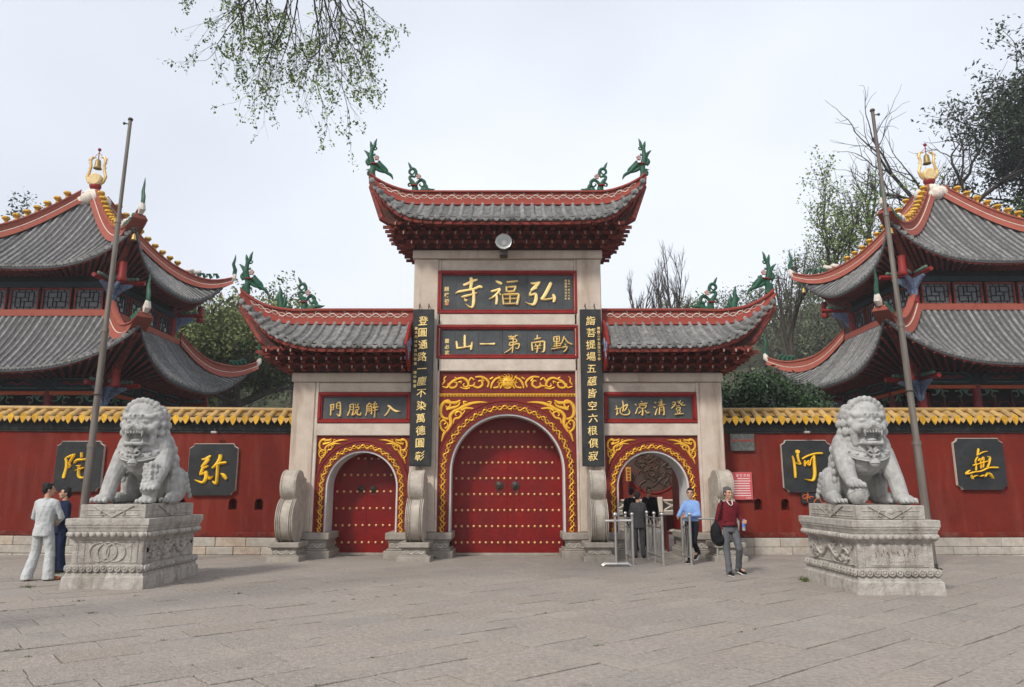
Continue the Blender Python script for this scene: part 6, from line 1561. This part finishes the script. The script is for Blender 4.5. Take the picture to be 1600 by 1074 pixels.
L_OL = leafmat('olive_leaves', (.17,.20,.065), (.09,.12,.035)); L_YG = leafmat('young_green_leaves', (.20,.27,.08), (.12,.17,.05)); L_DK = leafmat('dark_evergreen_leaves', (.035,.055,.025), (.018,.03,.014), .5)
L_MG = leafmat('glossy_dark_leaves', (.045,.085,.03), (.02,.04,.015), .35); L_GR = leafmat('mid_green_leaves', (.09,.15,.035), (.045,.085,.02)); L_FAR = leafmat('far_wood_leaves', (.12,.145,.07), (.065,.08,.045))
BUSHY = dict(n=[0,3,3,4,4], spread=.75, grav=.04, wob=.16, start=.3, ratio=.62, main=6, msp=.9)
OPEN = dict(n=[0,3,3,3,3], spread=.62, grav=.05, wob=.15, start=.3, ratio=.66, main=5, msp=.7)
UPR = dict(n=[0,3,4,4,4], spread=.42, grav=.12, wob=.08, start=.2, ratio=.5, main=5, msp=.35)
tree('broadleaf_tree', (-14.9, 40, 0), 6.2, .32, 3.1, 3, BUSHY, 3, 'big olive green tree between the left pavilion roofs and the gateway', leaf=(.25, 28, .85), lmat=L_OL)
tree('broadleaf_tree', (-16.8, 43, 0), 6.5, .32, 3.4, 3, BUSHY, 13, 'olive green tree top just above the far corner of the left pavilion roof', leaf=(.25, 20, .75), lmat=L_OL)
tree('broadleaf_tree', (-32.5, 45, 0), 12.0, .35, 3.4, 3, BUSHY, 5, 'dark green tree top behind the left pavilion roof at the left edge', leaf=(.25, 20, .8), lmat=L_DK)
tree('bare_tree', (-27.5, 33, 0), 9.0, .22, 3.6, 3, OPEN, 6, 'bare tree twigs at the far left edge above the pavilion roof')
tree('broadleaf_tree', (9.1, 46, 0), 9.8, .3, 2.3, 3, BUSHY, 21, 'rounded fresh green tree crown rising behind the right wing roof of the gateway', leaf=(.14, 12, .5), lmat=L_YG)
for i, (px, top, Y) in enumerate(((998, 395, 44), (1030, 385, 46), (1056, 372, 45))):
    p = at(px, 480, Y); q = at(px, top, Y); h = q.z-p.z
    tree('bare_tree', (p.x, Y, 0), p.z-1.5, .16, h*.62, 3, UPR, 31+i, ('left', 'middle', 'right')[i]+' one of three upright bare trees behind the right wing roof', bmat=BARK, group='upright bare trees behind the right wing roof')
tree('young_leaf_tree', (20.0, 41, 0), 11.5, .26, 4.3, 3, OPEN, 44, 'open tree with fresh green leaves, left of the right flagpole above the roofs', leaf=(.19, 9, .45, .55, .5), lmat=L_YG, bmat=BARKD, lean=(-1.0, 0))
tree('twiggy_tree', (16.6, 43, 0), 10.5, .22, 3.4, 3, UPR, 47, 'thin twiggy tree with sparse leaves between gateway dragon and right pavilion', leaf=(.10, 2, .3), lmat=L_FAR, bmat=BARK)
tree('bare_tree', (25.4, 41, 0), 17.0, .34, 4.4, 3, dict(OPEN, spread=.75, wob=.26, msp=1.0, main=7), 52, 'large bare tree with dark twisting branches behind the gold finial of the right pavilion', bmat=BARKD)
tree('bare_tree', (22.4, 44, 0), 17.5, .2, 2.6, 3, dict(UPR, spread=.6), 57, 'small bare tree crown just left of the right flagpole top', bmat=BARKD)
tree('evergreen_tree', (37.0, 42, 0), 25.0, .45, 5.0, 3, dict(BUSHY, msp=1.15, main=8, ratio=.6), 62, 'upper part of a tall dark evergreen at the top right edge, above a broader one', leaf=(.30, 22, .9, .4), lmat=L_DK, bmat=BARKD)
tree('evergreen_tree', (34.4, 37, 0), 17.5, .45, 5.4, 3, dict(BUSHY, msp=1.15, main=9, ratio=.6), 61, 'broad dark evergreen behind the right end of the right pavilion, below the taller one', leaf=(.30, 34, .95, .4), lmat=L_DK, bmat=BARKD)
tree('broadleaf_tree', (30.5, 39, 0), 15.0, .3, 3.0, 3, BUSHY, 66, 'bright mid green tree behind the right end of the right pavilion roof', leaf=(.26, 26, .8), lmat=L_GR)
tree('magnolia_tree', (7.75, 23.3, 0), 3.2, .16, 1.3, 3, dict(BUSHY, msp=1.0, main=9), 71, 'dense glossy dark evergreen between the gateway and the right pavilion', leaf=(.17, 16, .34, .42), lmat=L_MG, bmat=BARKD)
tree('magnolia_tree', (9.5, 24.3, 0), 2.8, .13, 1.1, 3, dict(BUSHY, msp=1.0, main=8), 73, 'lower glossy evergreen just above the wall coping beside the right pavilion', leaf=(.15, 12, .28, .42), lmat=L_MG, bmat=BARKD)
tree('red_leaf_shrub', (-7.5, 30, 0), 2.6, .1, 1.3, 3, BUSHY, 75, 'reddish leafed shrub top seen just above the left wall coping beside the gateway', leaf=(.09, 7, .3), lmat=leafmat('reddish_leaves', (.16,.045,.03), (.08,.05,.025)), cat='shrub')
# hill behind, with its woods
def hz(x, y):
    t = max(0, min(1, (y-50)/34)); t = t*t*(3-2*t)
    h = 8 + 16*math.exp(-((x-36)/17)**2) + 13*math.exp(-((x+32)/16)**2) + .8*math.sin(x*.11+1)
    return -.6 + t*max(2, h) + .5*math.sin(x*.3)*math.sin(y*.2)*t
hm_ = M(); hm_.grid([[(x, y, hz(x, y)) for y in range(46, 200, 6)] for x in range(-160, 165, 5)])
struct(hm_, 'hill', mat('hill_ground', (.07,.08,.04), .95, scale=.5, col2=(.05,.045,.03)), smooth=True)
r_ = random.Random(99); fm = M(); fp = []
k = 0
for i in range(26):                                    # trees on the hill one can tell apart
    side = 1 if i % 3 else -1
    x = (r_.uniform(20, 46) if side > 0 else r_.uniform(-40, -14)); y = r_.uniform(54, 74)
    lean = (r_.gauss(0, .3), 0)
    nm_ = 'hillside_tree'
    t_, _ = tree(nm_, (x, y, hz(x, y)), r_.uniform(3, 6), .16, r_.uniform(2.6, 3.6), 2, dict(OPEN, main=6, n=[0,4,4,4,4]), 200+i,
         ('grey green tree on the wooded hill between gateway and right pavilion' if side > 0 else 'grey green hazy tree on the wooded hill behind the left pavilion'), leaf=(.3, 7 if i % 2 else 3, .8), lmat=L_FAR, lean=lean, group='hazy trees on the right hillside' if side > 0 else 'hazy trees on the left hillside')
fp = []
for i in range(2600):
    x = r_.uniform(-95, 95); y = r_.uniform(56, 112)
    if abs(x) > y*.85 or y > 110: continue
    fp.append((x, y, hz(x, y)+r_.uniform(0, 5.5)*(.4+.6*abs(math.sin(x*.7+y*.3)))))
o = leaf_obj('distant_woods', leaves(fp, .5, 30, 1.9, 5, .6), L_FAR, None); tag(o, 'hazy far woods covering the hillside behind the temple', 'woods', kind='stuff')
# overhanging branches from a tree standing left of the camera, out of the picture
t = thing('overhanging_tree', (-10.8, 3.2, 0), 'leafy branches with fresh small leaves hanging into the sky at the top left', 'tree')
m = M(); r_ = random.Random(15); m.tube([(-10.8, 3.2, -.1), (-10.6, 3.4, 3), (-10.2, 4.2, 6), (-9.0, 5.6, 8.6), (-6.8, 7.4, 10.0), (-4.6, 8.6, 10.4), (-3.0, 9.0, 10.2), (-1.7, 9.2, 9.9)], [.42, .36, .31, .25, .18, .13, .08, .05], 10)
tips = []; cfg = dict(n=[0,2,3,3,3], spread=.55, grav=-.07, wob=.17, start=.2, ratio=.60)
spots = [(352,-70,.9), (372,-60,1.15), (392,-60,1.3), (405,-60,1.3), (425,-50,1.1), (440,-60,1.75), (448,-60,1.95), (462,-60,1.9), (478,-60,1.85), (488,-60,2.0), (498,-60,2.0), (508,-60,2.0), (520,-60,1.9), (530,-60,1.6), (325,-80,.75), (545,-80,1.4), (470,-60,1.5), (515,-60,1.6)]
for px, py, L in spots:
    Yb = 9.0+r_.uniform(-.7, .7); p = at(px, py, Yb)
    a = Vector((lerp(-4.2, -1.9, (px-320)/230), 9.0, 10.2)); m.tube([a, a.lerp(p, .5)+Vector((r_.gauss(0,.08), 0, .05)), p], [.05, .03, .02], 5)
    grow(m, p, Vector((r_.gauss(0, .10)-.04+.12*(px-440)/120, r_.gauss(0, .15), -1)).normalized(), L*.66, .016, 3, r_, tips, cfg)
m.build('limbs', BARKD, t, fix=False, smooth='all')
leaf_obj('crown', leaves([p for p in tips if r_.random() < .75], .046, 5, .055, 4, .6, .3), leafmat('spring_leaves', (.20,.28,.08), (.12,.17,.05)), t)

# ------------------------------------------------------------------ hazy air
hb_ = M().box(-420, 420, -80, 420, -1.6, 40); hzo = hb_.build('haze', None, None); hzo['kind'] = 'stuff'; hzo['label'] = 'thin pale spring haze between the camera and the wooded hill'; hzo['category'] = 'haze'
hm2 = bpy.data.materials.new('haze_air'); hm2.use_nodes = True; n_ = hm2.node_tree.nodes; n_.remove(n_['Principled BSDF'])
pv = n_.new('ShaderNodeVolumePrincipled'); pv.inputs['Color'].default_value = (.93, .95, 1, 1); pv.inputs['Density'].default_value = .0009; pv.inputs['Anisotropy'].default_value = .2
hm2.node_tree.links.new(pv.outputs[0], n_['Material Output'].inputs['Volume']); hzo.data.materials.append(hm2)
